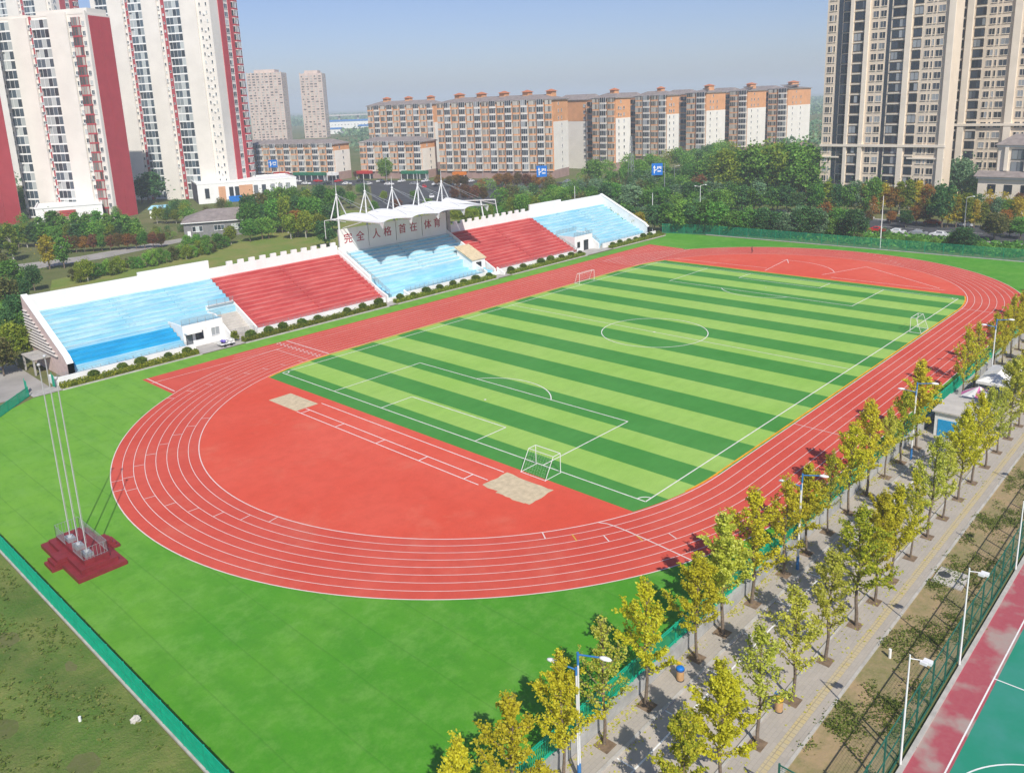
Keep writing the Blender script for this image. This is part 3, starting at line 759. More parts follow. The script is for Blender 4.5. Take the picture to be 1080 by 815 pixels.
opening(d, -53.3, 60.0, 1.25, 2.6, 1.3, 'window'); opening(d, -50.3, 60.0, 1.3, 2.7, 1.5, 'window', frame='white_metal'); opening(d, -55.2, 60.0, .05, 2.25, 1.0, 'door')
mb = MB(); mb.box(-56.1, 58.6, 2.75, -53.4, 59.99, 2.95); mb.build('door_canopy', 'white_paint', d)
d2 = doorway(52.6, 60.3, 1, 0, 0).build('doorway_block', ['white_paint', 'paint_blue_riser'], GS)
opening(d2, 57.4, 60.0, .05, 2.7, 1.8, 'door', 'glass_dark'); opening(d2, 54.2, 60.0, 1.1, 2.5, 1.0, 'window')
# open stairs between doorway block and red terrace
mb = MB()
for k in range(9): mb.box(-48.35, 60.0+k*.62, 0, -42.95, 60.62+k*.62, .35+k*.36)
mb.box(-48.35, 65.58, 0, -42.95, 66.8, 3.3); mb.build('open_stair', 'concrete_light', GS)
mb = MB()
for k in range(9): mb.box(51.75, 58.6+k*.8, 0, 52.55, 59.4+k*.8, .35+k*.36)
mb.build('open_stair', 'concrete_light', GS)
mb = MB(); mb.prism([(-42.98,58.4,0),(-42.98,58.4,1.15),(-42.98,66.9,5.25),(-42.98,66.9,0)], (.25,0,0)); mb.box(-48.3,66.5,4.4,-42.99,66.79,5.1); mb.box(-48.3,66.0,5.1,-42.99,Y0+7*RD,5.22)
mb.build('stair_wall', 'white_paint', GS)
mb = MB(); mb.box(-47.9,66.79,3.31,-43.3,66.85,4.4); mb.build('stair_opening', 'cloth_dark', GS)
for x in (XS[2]-.55, XS[3]-.12):
    mb = MB(); mb.prism([(x,58.5,0),(x,58.5,1.3),(x,75.0,9.4),(x,75.0,0)], (.3,0,0)); mb.build('rake_cheek', 'white_paint', GS)
mb = MB(); mb.prism([(XS[2]-.1,64.2,2.5),(XS[2]-.1,64.2,4.6),(XS[2]-.1,74.9,9.9),(XS[2]-.1,74.9,8)], (.5,0,0)); mb.build('rake_cheek', 'white_paint', GS)
# small stair hut on the right of the middle block
mb = MB(); mb.prism([(15.6,61.2,0),(15.6,61.2,3.7),(15.6,66.4,6.1),(15.6,66.4,0)], (4.2,0,0), 0)
mb.prism([(15.3,61.0,3.72),(15.3,61.0,3.95),(15.3,66.9,6.6),(15.3,66.9,6.35)], (4.8,0,0), 1)
hut = mb.build('stair_hut', ['white_paint', 'sand'], GS); opening(hut, 17.6, 61.2, 1.9, 3.1, 1.6, 'window')
# railings
def railing(pts, h=1.05, step=1.6, name='railing', par=None, mtl='steel_grey', bars=(.35,.7,1.0), r=.035):
    mb = MB()
    for (p, q) in zip(pts, pts[1:]):
        p, q = Vector(p), Vector(q); L = (q-p).length; n = max(1, int(L/step))
        for k in range(n+1):
            a = p.lerp(q, k/n); mb.tube(a, a+Vector((0,0,h)), r, n=5)
        for f in bars: mb.tube(p+Vector((0,0,h*f)), q+Vector((0,0,h*f)), r*.8, n=5)
    return mb.build(name, mtl, par)
for p in ([(-77.6,58.2,.55),(-56.6,58.2,.55)], [(-56.2,60.15,4.1),(-48.8,60.15,4.1)], [(-48.2,Y0+6*RD+.1,5.2),(-43.2,Y0+6*RD+.1,5.2)],
          [(-43.0,58.3,.55),(-13.8,58.3,.55)], [(-7.4,58.3,1.0),(16.4,58.3,1.0)], [(-11.2,64.6,2.2),(19.4,64.6,2.2)], [(21.2,58.3,.55),(51.4,58.3,.55)],
          [(62.0,58.3,.55),(84,58.3,.55)], [(52.6,60.15,4.1),(60.4,60.15,4.1)], [(60.7,62.8,4.3),(60.7,58,1.5)], [(52,Y0+6*RD+.1,4.5),(60.4,Y0+6*RD+.1,4.5)], [(-48.2,65.6,3.4),(-48.2,60.1,.5),(-43.3,58.9,.5)], [(-11.4,73,8.2),(-11.4,58.8,1.2)], [(51.9,66,3.6),(51.9,58.8,.4)]):
    railing(p, par=GS, bars=(.2,.4,.6,.8,1.0), step=1.3)
# sign wall with red characters
mb = MB()
for k in range(4): mb.box(-11.6+k*8.05, 74.95, 8.5, -11.6+k*8.05+7.85, 75.2, 13.8)
mb.box(-11.7,75.2,8.4,21.3,75.5,13.75, 1); mb.box(20.65,74.8,8.4,21.7,75.5,13.9, 1)
sw = mb.build('sign_wall', ['white_stained', 'concrete_wall'], GS)
def text_mesh(txt, size):
    c = bpy.data.curves.new('lettering', 'FONT'); c.body = txt; c.size = size; c.extrude = .04; c.align_x = 'CENTER'; c.align_y = 'CENTER'
    try: c.offset = .006
    except Exception: pass
    o = bpy.data.objects.new('lettering', c); COL.objects.link(o)
    dg = bpy.context.evaluated_depsgraph_get(); me = bpy.data.meshes.new_from_object(o.evaluated_get(dg))
    bpy.data.objects.remove(o); return me
for ch, x in zip('\u5b8c\u5168\u4eba\u683c\u9996\u5728\u4f53\u80b2', (-9.35,-6.0,-1.45,1.85,6.3,9.75,14.3,17.35)):
    me = text_mesh(ch, 2.4); me.materials.clear(); me.materials.append(MATS['glyph_red'])
    o = child('character', me, sw, (x-4.1, 74.93-66, 11.45)); o.rotation_euler = (pi/2, 0, 0)
# roof: columns, A-frame masts, beams, membrane
MX = [-10.5,-2.7,5.2,13.1,20.8]
for i, x in enumerate(MX):
    mb = MB(); mb.tube((x,76.4,0),(x,76.4,16.2),.24,n=10); mb.build('column', 'pole_white', GS)
    mb = MB(); A = (x,76.4,21.3)
    mb.tube((x-2.1,76.2,16.2), A, .15, .10, 8); mb.tube((x+2.1,76.2,16.6), A, .15, .10, 8); mb.tube((x,76.4,16.1), A, .19, .13, 8); mb.tube(A, (x,76.4,24.0), .10, .03, 6); mb.ball(A, .28)
    ms = mb.build('mast', 'pole_white', GS)
    mb = MB(); mb.tube(A, (x,62.0,16.9), .035, n=4); mb.tube(A, (x+6.4,70,17.0), .035, n=4)
    if i < 4: mb.tube(A, (MX[i+1]-.3,76.4,16.8), .03, n=4)
    mb.build('stay_cable', 'steel_grey', ms)
    mb = MB(); mb.bar((x,76.4,15.9),(x,60.3,16.1),.16,.24); mb.prism([(x-.06,60.2,16.2),(x-.06,61.9,16.2),(x-.06,60.6,14.9)], (.12,0,0)); mb.tube((x,75,14),(x,68,15.8),.10,n=6)
    mb.build('roof_beam', 'pole_white', GS)
mb = MB()
mb.bar((-12.6,76.4,16.0),(23,76.4,16.0),.25,.3); mb.tube((-12.4,76.4,16.0),(-12.4,71,15.9),.07); mb.tube((-14.2,76.4,16.0),(-10.5,76.4,16.0),.07); mb.tube((-14.2,76.4,16.0),(-14.2,76.4,12.0),.07)
mb.bar((22,76.2,16.2),(39.5,76.2,14.75),.22,.28); mb.tube((39.4,75.3,10.3),(39.4,76.2,14.8),.11,n=8); mb.bar((34,76.2,15.1),(39.4,76.2,13.6),.1,.12); mb.tube((34.0,75.3,10.3),(34.0,76.2,15.1),.2,n=6)
mb.build('roof_frame', 'pole_white', GS)
for i in range(4):
    x0, x1 = MX[i]-.0, MX[i+1]; nu, nv = 14, 14; mb = MB(); vs = []
    for j in range(nv+1):
        t = j/nv
        for k in range(nu+1):
            u = k/nu; s = sin(pi*u)
            y = 77.0 + (60.2-77.0)*t + 1.7*s*t**2
            z = 16.15 + .25*t + 0.85*(s**.8)*(1-.75*t)*(.75+.25*sin(pi*t)) - .35*sin(pi*t)*(1-s)
            vs.append((x0+.05+(x1-x0-.1)*u, y, z))
    n0 = len(vs); vs2 = [(a, b_, c-.06) for a, b_, c in vs]; W_ = nu+1
    fs = [(j*W_+k, (j+1)*W_+k, (j+1)*W_+k+1, j*W_+k+1) for j in range(nv) for k in range(nu)]
    mb.add(vs, [f[::-1] for f in fs], 0, True); mb.add(vs2, fs, 0, True)
    rim = [k for k in range(W_)] + [j*W_+nu for j in range(1, nv+1)] + [nv*W_+k for k in range(nu-1, -1, -1)] + [j*W_ for j in range(nv-1, 0, -1)]
    for a, b_ in zip(rim, rim[1:]+rim[:1]): mb.quad(vs[a], vs[b_], vs2[b_], vs2[a])
    mb.build('membrane', 'membrane', GS)
mb = MB()     # end bay of the membrane tapering along the frame
vs = []
for j in range(9):
    for k in range(9):
        t, u = j/8, k/8
        vs.append((20.85+4.2*u*(1-.6*t), 77-(16.4-9*u*.9)*t, 16.2+.2*t+.9*sin(pi*u)*(1-t)))
mb.add(vs, [(j*9+k, j*9+k+1, (j+1)*9+k+1, (j+1)*9+k) for j in range(8) for k in range(8)], 0, True); mb.build('membrane', 'membrane', GS)
# entrance canopy on the near end
mb = MB(); mb.box(-78.6,65.5,2.6,-75.87,71.0,2.8); mb.box(-78.5,65.7,0,-78.25,65.95,2.6); mb.box(-78.5,70.5,0,-78.25,70.75,2.6)
mb.build('entrance_canopy', 'concrete', GS)

# ------------------------------------------------------------------ hedges and clipped shrubs in front of the stand
def leafbox(mb, x0, x1, y0, y1, z0, z1, dens, size, R):
    A = (x1-x0)*(y1-y0) + 2*(x1-x0)*(z1-z0) + 2*(y1-y0)*(z1-z0)
    for k in range(int(A*dens)):
        s = R.random()*A
        if s < (x1-x0)*(y1-y0): p = (R.uniform(x0,x1), R.uniform(y0,y1), z1+R.gauss(0,.05))
        elif s < (x1-x0)*(y1-y0)+(x1-x0)*(z1-z0)*1.7: p = (R.uniform(x0,x1), y0+R.gauss(0,.05), R.uniform(z0,z1))
        else: p = (R.choice((x0,x1))+R.gauss(0,.05), R.uniform(y0,y1), R.uniform(z0,z1))
        mb.leaf(p, size, R)
HEDGE = [(-78.0,-56.2,'in front of the near blue terrace'),(-47.4,-15.6,'in front of the nearer red terrace'),(-12.6,16.8,'in front of the roofed middle terrace'),(22.2,50.4,'in front of the farther red terrace'),(62.6,87.6,'in front of the far blue terrace')]
R = random.Random(21); sh = []
for V in range(3):
    mb = MB()
    for k in range(520):
        t = R.uniform(0, 2*pi); z = R.uniform(-.25,1); r = sqrt(max(0,1-z*z)); q = R.uniform(.8,1.05)
        mb.leaf((.72*r*cos(t)*q, .72*r*sin(t)*q, .75+.62*z*q), .20, R)
    mb.ball((0,0,.72), .58, sz=.95); sh.append(mb.mesh('clipped_shrub', [MATS['leaf_shrub']]))
for x0, x1, w_ in HEDGE:
    mb = MB(); leafbox(mb, x0, x1, 54.7, 56.3, .05, .78, 30, .22, R); mb.box(x0+.1,54.85,0,x1-.1,56.1,.6)
    solo(mb, 'hedge', 'leaf_hedge', 'low clipped yellow-green hedge '+w_, 'hedge', 'hedges along the foot of the grandstand', ((x0+x1)/2, 55.4, 0))
    n_ = max(4, round((x1-x0)/3.5)); used = 0
    for k in range(n_):
        if R.random() < .12: continue
        o = bpy.data.objects.new('clipped_shrub', R.choice(sh)); COL.objects.link(o)
        o.location = (x0+1.2+(x1-x0-2.4)*k/(n_-1)+R.uniform(-.5,.5), 55.9, .25); s = R.uniform(.85,1.2); o.scale = (s*1.15,s,s*R.uniform(.85,1)); o.rotation_euler = (0,0,R.uniform(0,6))
        o['label'] = 'round green shrub, '+ORD[used]+' from the near end, '+w_; o['category'] = 'shrub'; o['group'] = 'round shrubs in the hedges'; used += 1
mb = MB()
for x0, x1, _ in HEDGE: mb.box(x0-.3, 54.2, -.03, x1+.3, 54.6, .14)
struct(mb, 'planter_kerb', 'kerb')
mb = MB(); mb.quad((-82.3,54.6,.012),(87.6,54.6,.012),(87.6,57.5,.012),(-82.3,57.5,.012)); mb.quad((-55.4,57.5,.012),(-42.8,57.5,.012),(-42.8,60,.012),(-55.4,60,.012)); mb.quad((48.9,57.5,.012),(61.9,57.5,.012),(61.9,60,.012),(48.9,60,.012))
struct(mb, 'stand_path', 'concrete')
# potted bush and loaded cart by the near doorway
mb = MB(); R = random.Random(5)
for k in range(420):
    a = R.uniform(0,2*pi); z = R.random(); r = .85*sqrt(R.random())*(1-.4*z); mb.leaf((-48.1+r*cos(a), 57.4+r*sin(a), .5+1.3*z), .22, R)
mb.tube((-48.1,57.4,0),(-48.1,57.4,1.0),.07)
solo(mb, 'bush', 'leaf_hedge', 'loose yellow-green bush beside the near doorway of the stand', 'bush', None, (-48.1,57.4,0))
ct = thing('hand_cart', 'white cart loaded with purple and white bundles parked in front of the near doorway', 'cart', (-50.6,56.0,.012))
mb = MB(); mb.box(-51.9,55.2,.45,-49.3,56.8,.55); mb.box(-51.9,55.2,.55,-51.85,56.8,1.1); mb.box(-49.35,55.2,.55,-49.3,56.8,1.1); mb.tube((-51.9,55.4,.9),(-53.0,55.6,1.1),.04); mb.tube((-51.9,56.6,.9),(-53.0,56.4,1.1),.04); mb.build('cart_bed', 'canvas_white', ct)
for x in (-51.2,-50.0):
    for y in (55.15,56.85):
        mb = MB(); mb.tube((x,y-.05,.26),(x,y+.05,.26),.25,n=14); mb.build('wheel', 'tyre', ct)
R = random.Random(9)
mb = MB()
for k in range(10): mb.ball((R.uniform(-51.6,-49.6), R.uniform(55.4,56.6), R.uniform(.75,1.25)), R.uniform(.22,.36), k % 2, 8, 5, .8)
solo(mb, 'bundles', ['purple_cloth','canvas_white'], 'heap of purple and white bundles lying on the white cart', 'bundles', None, (-50.6,56.0,.55))

# ------------------------------------------------------------------ flag platform
FP = thing('flag_platform', 'stepped maroon flag-raising platform with grey railings on the near turf corner', 'flag platform', (-94.85,.85,0))
for k in range(3):
    mb = MB(); i = .55*k; mb.box(-97.0+i,-3.95+i*1.1,k*.42,-92.7-i*.9,5.6-i*1.1,(k+1)*.42-.002); mb.build('step', 'maroon', FP)
for sx_, xx in ((-1,-97.0),(1,-92.7)):
    for k in range(3):
        mb = MB(); a = xx + sx_*(.9-.3*k); mb.box(min(a,xx-sx_*.6),-.1+.1*k,.0,max(a,xx-sx_*.6),2.0-.1*k,.30*(k+1)+.01); mb.build('stair', 'maroon', FP)
railing([(-95.9,-2.6,1.26),(-93.75,-2.6,1.26),(-93.75,4.3,1.26),(-95.9,4.3,1.26),(-95.9,1.9,1.26)], h=1.15, step=.28, par=FP, bars=(.08,1.0), r=.022)
railing([(-95.9,-.1,1.26),(-95.9,-2.6,1.26)], h=1.15, step=.28, par=FP, bars=(.08,1.0), r=.022)
for y in (2.44,.35,-1.7):
    mb = MB(); mb.box(-95.62,y-.55,1.26,-94.9,y+.55,1.62); mb.build('pole_base', 'steel_grey', FP)
for y, hh, w_ in ((2.44,18.6,'farthest of the three on the maroon platform'),(.35,19.8,'tallest, middle one of the three on the maroon platform'),(-1.7,18.2,'nearest of the three on the maroon platform')):
    mb = MB(); mb.tube((-95.25,y,1.62),(-95.25,y,9),.05,.045,8); mb.tube((-95.25,y,9),(-95.25,y,hh),.045,.03,8); mb.ball((-95.25,y,hh+.1),.16); mb.tube((-95.14,y,2.4),(-95.2,y,hh-.2),.012,n=4); mb.tube((-95.25,y,1.6),(-95.25,y,1.75),.2,n=10)
    solo(mb, 'flagpole', 'pole_grey', 'slim silver flagpole without flag, '+w_, 'flagpole', 'flagpoles on the maroon platform', (-95.25,y,1.62))

# ------------------------------------------------------------------ fences
def mesh_fence(name, p, q, h, z, mat_mesh, mat_post, step, label, gap, t, rails=(0,1), post_step=None, base=None, hor=None, group=None):
    p, q = Vector((p[0],p[1],z)), Vector((q[0],q[1],z)); L = (q-p).length; d = (q-p)/L
    root = thing(name, label, 'fence', tuple(p), 0, group)
    mb = MB(); n = int(L/gap)
    for k in range(n+1):
        a = p+d*(L*k/n); mb.bar(a+Vector((0,0,.05)), a+Vector((0,0,h-.02)), t, t*.5)
    nh = hor or 0
    for k in range(nh):
        zz = .1+(h-.2)*(k+.5)/nh; mb.bar(p+Vector((0,0,zz)), q+Vector((0,0,zz)), t*.4, t)
    mb.build('fence_mesh', mat_mesh, root)
    mb = MB()
    for f in rails: mb.bar(p+Vector((0,0,.06+(h-.1)*f)), q+Vector((0,0,.06+(h-.1)*f)), .06, .07)
    mb.build('rail', mat_post, root)
    ps = post_step or step; n = max(1, int(L/ps))
    mp = MB(); mp.box(-.05,-.05,0,.05,.05,h+.06); me = mp.mesh('post', [MATS[mat_post]])
    place('post', me, root, [tuple(d*(L*k/n)) + (atan2(d.y,d.x),) for k in range(n+1)])
    if base:
        mb = MB(); u = Vector((-d.y,d.x,0))*base[0]; b0, b1 = p+Vector((0,0,base[1])), q+Vector((0,0,base[1]))
        dn = Vector((0,0,base[2]-base[1]-z+z)); mb.prism([tuple(p-u+Vector((0,0,base[1]))),tuple(q-u+Vector((0,0,base[1]))),tuple(q+u+Vector((0,0,base[1]))),tuple(p+u+Vector((0,0,base[1])))], (0,0,base[2]-base[1]))
        mb.build('fence_footing', 'kerb', root)
    return root
mesh_fence('mesh_fence', (-99.75,-48), (-99.75,37), 1.75, .12, 'mesh_green', 'mesh_green', 3, 'bright teal-green panel fence on a concrete footing beside the rough grass bank', .085, .055, (0,.5,1), 3.0, (.16,-.2,-.0), 26)
mesh_fence('mesh_fence', (-99.0,37.2), (-82.6,55.6), 1.5, .02, 'mesh_green', 'mesh_green', 3, 'short teal-green fence closing the turf corner at the near end of the stand', .11, .04, (0,1), 3.0, None, 8)
mesh_fence('mesh_fence', (91.3,57.6), (94.9,45), 2.8, .02, 'mesh_green_far', 'mesh_green_far', 3, 'green mesh fence return at the far end of the stand', .2, .055, (0,1), 3.0, None, 10)
mesh_fence('mesh_fence', (94.9,45), (97.4,-48.3), 2.8, .02, 'mesh_green_far', 'mesh_green_far', 3, 'long green mesh fence behind the far bend of the track', .2, .055, (0,1), 4.2, (.2,-.1,.12), 12)
mesh_fence('bar_fence', (-118,-48.5), (140,-48.5), 1.75, .10, 'mesh_green', 'mesh_green', 3, 'green bar fence on a grey retaining wall between turf and tree-lined avenue', .155, .045, (.08,.16,.88,1), 2.8)
mb = MB(); mb.box(-130,-48.76,LOW-.05,330,-48.4,.10); mb.box(-130,-48.80,.10,330,-48.36,.17)
solo(mb, 'retaining_wall', 'concrete_wall', 'low grey concrete retaining wall under the green bar fence', 'wall', None, (0,-48.6,LOW))
mesh_fence('mesh_fence', (-78.6,-64.45), (60,-64.45), 3.5, LOW+.05, 'mesh_dark_green', 'mesh_dark_green', 3, 'tall dark green see-through mesh fence along the sports court', .21, .012, (0,.5,1), 3.0, None, 14)
mesh_fence('mesh_fence', (-78.6,-60.6), (-78.6,-64.45), 3.5, LOW+.05, 'mesh_dark_green', 'mesh_dark_green', 3, 'short dark green mesh fence return crossing the weedy verge', .17, .018, (0,.5,1), 2.0, None, 20)
# gate leaves at the near end of the stand
for x, y, w_ in ((-82.0,56.8,'left'),(-77.9,56.9,'right')):
    pass
for (x, y, lab) in ((-82.3,57.4,'teal-green banner panel on a post by the end of the short fence'),(-78.6,57.0,'teal-green banner panel against the near corner of the low white wall')):
    mb = MB(); mb.prism([(x-.02,y-.45,.2),(x-.02,y+.45,.2),(x-.02,y+.40,2.0),(x-.02,y-.40,2.0)], (.05,0,0)); mb.tube((x,y+.48,0),(x,y+.48,2.3),.045)
    solo(mb, 'banner', 'mesh_green', lab, 'banner', None, (x,y,0))

# ------------------------------------------------------------------ goals
def goal(loc, rz, label, w_=3.0, h=2.0, dp=1.1, side=1):
    root = thing('football_goal', label, 'goal', loc, rz, 'small goals standing round the pitch')
    mb = MB(); r = .042
    mb.tube((-w_/2,0,0),(-w_/2,0,h),r,n=8); mb.tube((w_/2,0,0),(w_/2,0,h),r,n=8); mb.tube((-w_/2,0,h),(w_/2,0,h),r,n=8)
    for s in (-1,1): mb.tube((s*w_/2,0,h),(s*w_/2,dp*.45,h),r*.8); mb.tube((s*w_/2,dp*.45,h),(s*w_/2,dp,0),r*.8); mb.tube((s*w_/2,0,.05),(s*w_/2,dp,.05),r*.8)
    mb.tube((-w_/2,dp,.05),(w_/2,dp,.05),r*.8); mb.tube((-w_/2,dp*.45,h),(w_/2,dp*.45,h),r*.8)
    mb.build('frame', 'white_metal', root, local=True)
    mb = MB(); n = 10
    for k in range(n+1):
        x = -w_/2+w_*k/n; mb.tube((x,dp*.45,h),(x,dp,.05),.004,n=3,caps=False)
    for k in range(8): z = .05+(h-.05)*k/8; y = dp-(dp*.55)*k/8; mb.tube((-w_/2,y,z),(w_/2,y,z),.004,n=3,caps=False)
    mb.build('net', 'white_metal', root, local=True)
goal((-53.2,-21.2,.03), radians(90), 'small white goal frame on the near goal line beside the worn sand pit', 3.6, 2.35, 2.6)
goal((25.3,34.6,.03), radians(0), 'small white goal standing on the touchline towards the grandstand', 5.3, 2.3, 1.4)
goal((26.3,-34.4,.03), radians(180), 'small white goal on the touchline nearest the yellow trees', 3.6, 2.5, 1.8)
mb = MB(); mb.tube((-103.5,-22.3,0),(-103.5,-22.3,.6),.10,n=10); solo(mb, 'marker_post', 'white_paint', 'short white marker post in the rough grass bank', 'marker', None, (-103.5,-22.3,0))
mb = MB(); R = random.Random(4); mb.ball((-100.9,-25.0,.2), .36, 0, 9, 6, .7)
mb.v = [(v[0]+R.uniform(-.06,.06), v[1]+R.uniform(-.06,.06), v[2]+R.uniform(-.05,.05)) for v in mb.v]
mb.sm = [False]*len(mb.sm)
# joined corners of the rough stone move together
seen = {}
solo(mb, 'boulder', 'concrete_light', 'pale grey stone lying in the rough grass bank', 'stone', None, (-100.9,-25.0,0))
mb = MB(); mb.tube((-60.2,-60.6,LOW),(-60.2,-60.6,LOW+.75),.11,n=10); solo(mb, 'marker_post', 'white_paint', 'short white marker post in the weedy verge by the court fence', 'marker', None, (-60.2,-60.6,LOW))
mb = MB(); mb.box(-47.9,-62.1,LOW,-45.1,-59.75,LOW+.14); mb.tube((-46.3,-60.35,LOW+.14),(-46.3,-60.35,LOW+.17),.5,n=18,m=1)
solo(mb, 'manhole', ['concrete_light','dark_metal'], 'concrete slab with a round dark manhole cover in the verge', 'manhole', None, (-46.5,-61,LOW))
# ------------------------------------------------------------------ ginkgo trees along the avenue
def ginkgo_mesh(seed, dens, leafsize, h=10.0):
    R = random.Random(seed); t = MB(); c = MB(); c.upb = 1.0
    lean = (R.uniform(-.25,.25), R.uniform(-.25,.25))
    P = lambda z: Vector((lean[0]*(z/h)**2 + .06*sin(z*1.3+seed), lean[1]*(z/h)**2 + .06*cos(z*1.1+seed), z))
    zs = [h*k/9*.96 for k in range(10)]
    for a, b_ in zip(zs, zs[1:]): t.tube(P(a), P(b_), .105*(1-a/h)+.016, .105*(1-b_/h)+.016, 7, caps=False)
    nb = R.randint(27, 34); az = R.uniform(0, 6)
    for k in range(nb):
        f = (k+.5)/nb; z0 = h*(.26+.66*f**.95); az += 2.4 + R.uniform(-.5,.5)
        L = (2.65*(1-f)**.75 + .45)*R.uniform(.6,1.2)
        el = radians(R.uniform(18,42)+22*f)
        p = P(z0); prev = p; d = Vector((cos(az)*cos(el), sin(az)*cos(el), sin(el)))
        npt = 6
        for j in range(1, npt+1):
            d2 = (d + Vector((R.gauss(0,.10), R.gauss(0,.10), .06*j))).normalized()
            q = prev + d2*(L/npt)
            t.tube(prev, q, .038*(1-(j-1)/npt)*(1.1-f*.5)+.010, .038*(1-j/npt)*(1.1-f*.5)+.008, 4, caps=False)
            n = int(dens*L/npt*(.55 if j == 1 else 1)*R.uniform(.6,1.35))
            for _ in range(n):
                w_ = R.random(); s = .10+.03*(1-f)
                c.leaf(prev.lerp(q, w_)+Vector((R.gauss(0,s), R.gauss(0,s), R.gauss(0,s*.8)-.03)), leafsize, R)
            if j in (3,4,5) and R.random() < .75:       # side twig
                a2 = az + R.choice((-1,1))*R.uniform(.5,1.0); l2 = L*R.uniform(.22,.42)
                e = q + Vector((cos(a2)*cos(el), sin(a2)*cos(el), sin(el)*R.uniform(.3,1)))*l2
                t.tube(q, e, .014, .006, 3, caps=False)
                for _ in range(int(dens*l2*.9)):
                    c.leaf(q.lerp(e, R.random())+Vector((R.gauss(0,.09), R.gauss(0,.09), R.gauss(0,.08))), leafsize, R)
            prev = q; d = d2
    for _ in range(int(dens*2.2)):
        z = h*R.uniform(.84,1.0); c.leaf(P(z)+Vector((R.gauss(0,.16), R.gauss(0,.16), 0)), leafsize*.9, R)
    for _ in range(8):          # bare twig tips
        z = h*R.uniform(.86,.95); a = R.uniform(0,6.3); t.tube(P(z), P(z)+Vector((cos(a)*.35, sin(a)*.35, .75)), .012, .004, 3, caps=False)
    return t.mesh('trunk', [MATS['bark']]), c
GV = []
for s, dn in ((1,52),(2,38),(3,70),(4,25),(5,46),(6,60)):
    tm, cm = ginkgo_mesh(s, dn, .145); GV.append((tm, {col: cm.mesh('crown', [MATS[col]]) for col in ('leaf_ginkgo','leaf_ginkgo_pale','leaf_ginkgo_green')}))
def ginkgo(x, y, z, h, v, col, label, group, rz, sx=1):
    root = thing('ginkgo_tree', label, 'tree', (x,y,z), rz, group); root.scale = (h/10*sx, h/10*sx, h/10)
    tm, cs = GV[v]; child('trunk', tm, root); child('crown', cs[col], root); return root
R = random.Random(77)
CN = {'leaf_ginkgo':'golden yellow', 'leaf_ginkgo_pale':'pale yellow', 'leaf_ginkgo_green':'yellow-green'}
V1 = [2,0,5,3,0,5,2,0,4]; C1 = ['leaf_ginkgo','leaf_ginkgo','leaf_ginkgo','leaf_ginkgo_pale','leaf_ginkgo','leaf_ginkgo','leaf_ginkgo_pale','leaf_ginkgo','leaf_ginkgo']
for i, x in enumerate(GX1):
    col = C1[i] if i < len(C1) else R.choice(['leaf_ginkgo','leaf_ginkgo','leaf_ginkgo_pale','leaf_ginkgo','leaf_ginkgo_green'])
    v = V1[i] if i < len(V1) else R.randrange(6)
    hh = (9.4,9.6,9.4,9.6,10.2,9.0,10.6,10.8,9.6)[i] if i < 9 else R.uniform(8.0,11.2)
    ginkgo(x, -49.75, LOW+.08, hh, v, col, CN[col]+' ginkgo, '+ORD[i]+' from the near end of the row beside the green bar fence', 'ginkgo trees beside the green bar fence', R.uniform(0,6.28), R.uniform(.85,1.2))
for i, x in enumerate(GX2):
    col = (['leaf_ginkgo_green','leaf_ginkgo','leaf_ginkgo_pale','leaf_ginkgo_pale','leaf_ginkgo_pale','leaf_ginkgo_green'][i]) if i < 6 else R.choice(['leaf_ginkgo_pale','leaf_ginkgo','leaf_ginkgo_green','leaf_ginkgo'])
    v = (5,2,3,1,4,0)[i] if i < 6 else R.randrange(6)
    hh = (8.6,9.4,9.4,9.3,9.6,10.6)[i] if i < 6 else R.uniform(8.0,11.0)
    ginkgo(x, -57.25, LOW+.08, hh, v, col, CN[col]+' ginkgo, '+ORD[i]+' from the near end of the row by the yellow tactile strip', 'ginkgo trees by the yellow tactile strip', R.uniform(0,6.28), R.uniform(.82,1.18))

# ------------------------------------------------------------------ background trees (unit height 8 m)
def bg_tree(seed, shape):
    R = random.Random(seed); c = MB(); t = MB()
    H_ = 8.0
    t.tube((0,0,0), (.1,0,H_*.5), .17, .10, 7, caps=False)
    lobes = []
    nl = {'round':17, 'tall':16, 'cone':16, 'bush':14}[shape]
    for k in range(nl):
        f = (k+.5)/nl
        if shape == 'cone': z = H_*(.22+.74*f); rad = 1.55*(1-f)**.7+.15
        elif shape == 'tall': z = H_*(.28+.66*f); rad = 1.75*sin(pi*(.18+.75*f))
        elif shape == 'bush': z = H_*(.12+.74*f); rad = 3.1*sin(pi*(.22+.66*f))
        else: z = H_*(.34+.56*f); rad = 2.6*sin(pi*(.2+.68*f))
        a = k*2.4+R.uniform(-.6,.6); rr = rad*R.uniform(.35,1.0)
        p = Vector((rr*cos(a), rr*sin(a), z)); lobes.append((p, R.uniform(.62,1.05)*(1.25 if shape in ('bush','round') else .85)))
        t.tube((.08,0,min(z*.75, H_*.5)), p, .07, .02, 4, caps=False)
    for p, s in lobes:
        for _ in range(int(78*s*s)+26):
            d = Vector((R.gauss(0,1), R.gauss(0,1), R.gauss(0,1))).normalized(); q = s*R.uniform(.55,1.12)
            c.leaf(p+Vector((d.x*q, d.y*q, d.z*q*.8)), .38, R)
        for _ in range(22): c.leaf(p+Vector((R.gauss(0,s*.85), R.gauss(0,s*.85), R.gauss(0,s*.75))), .32, R)
    return t, c
BG = {}
for shape in ('round','tall','cone','bush'):
    BG[shape] = []
    for s in range(4):
        t, c = bg_tree(100+s*7+len(shape), shape); BG[shape].append((t, c, {}))
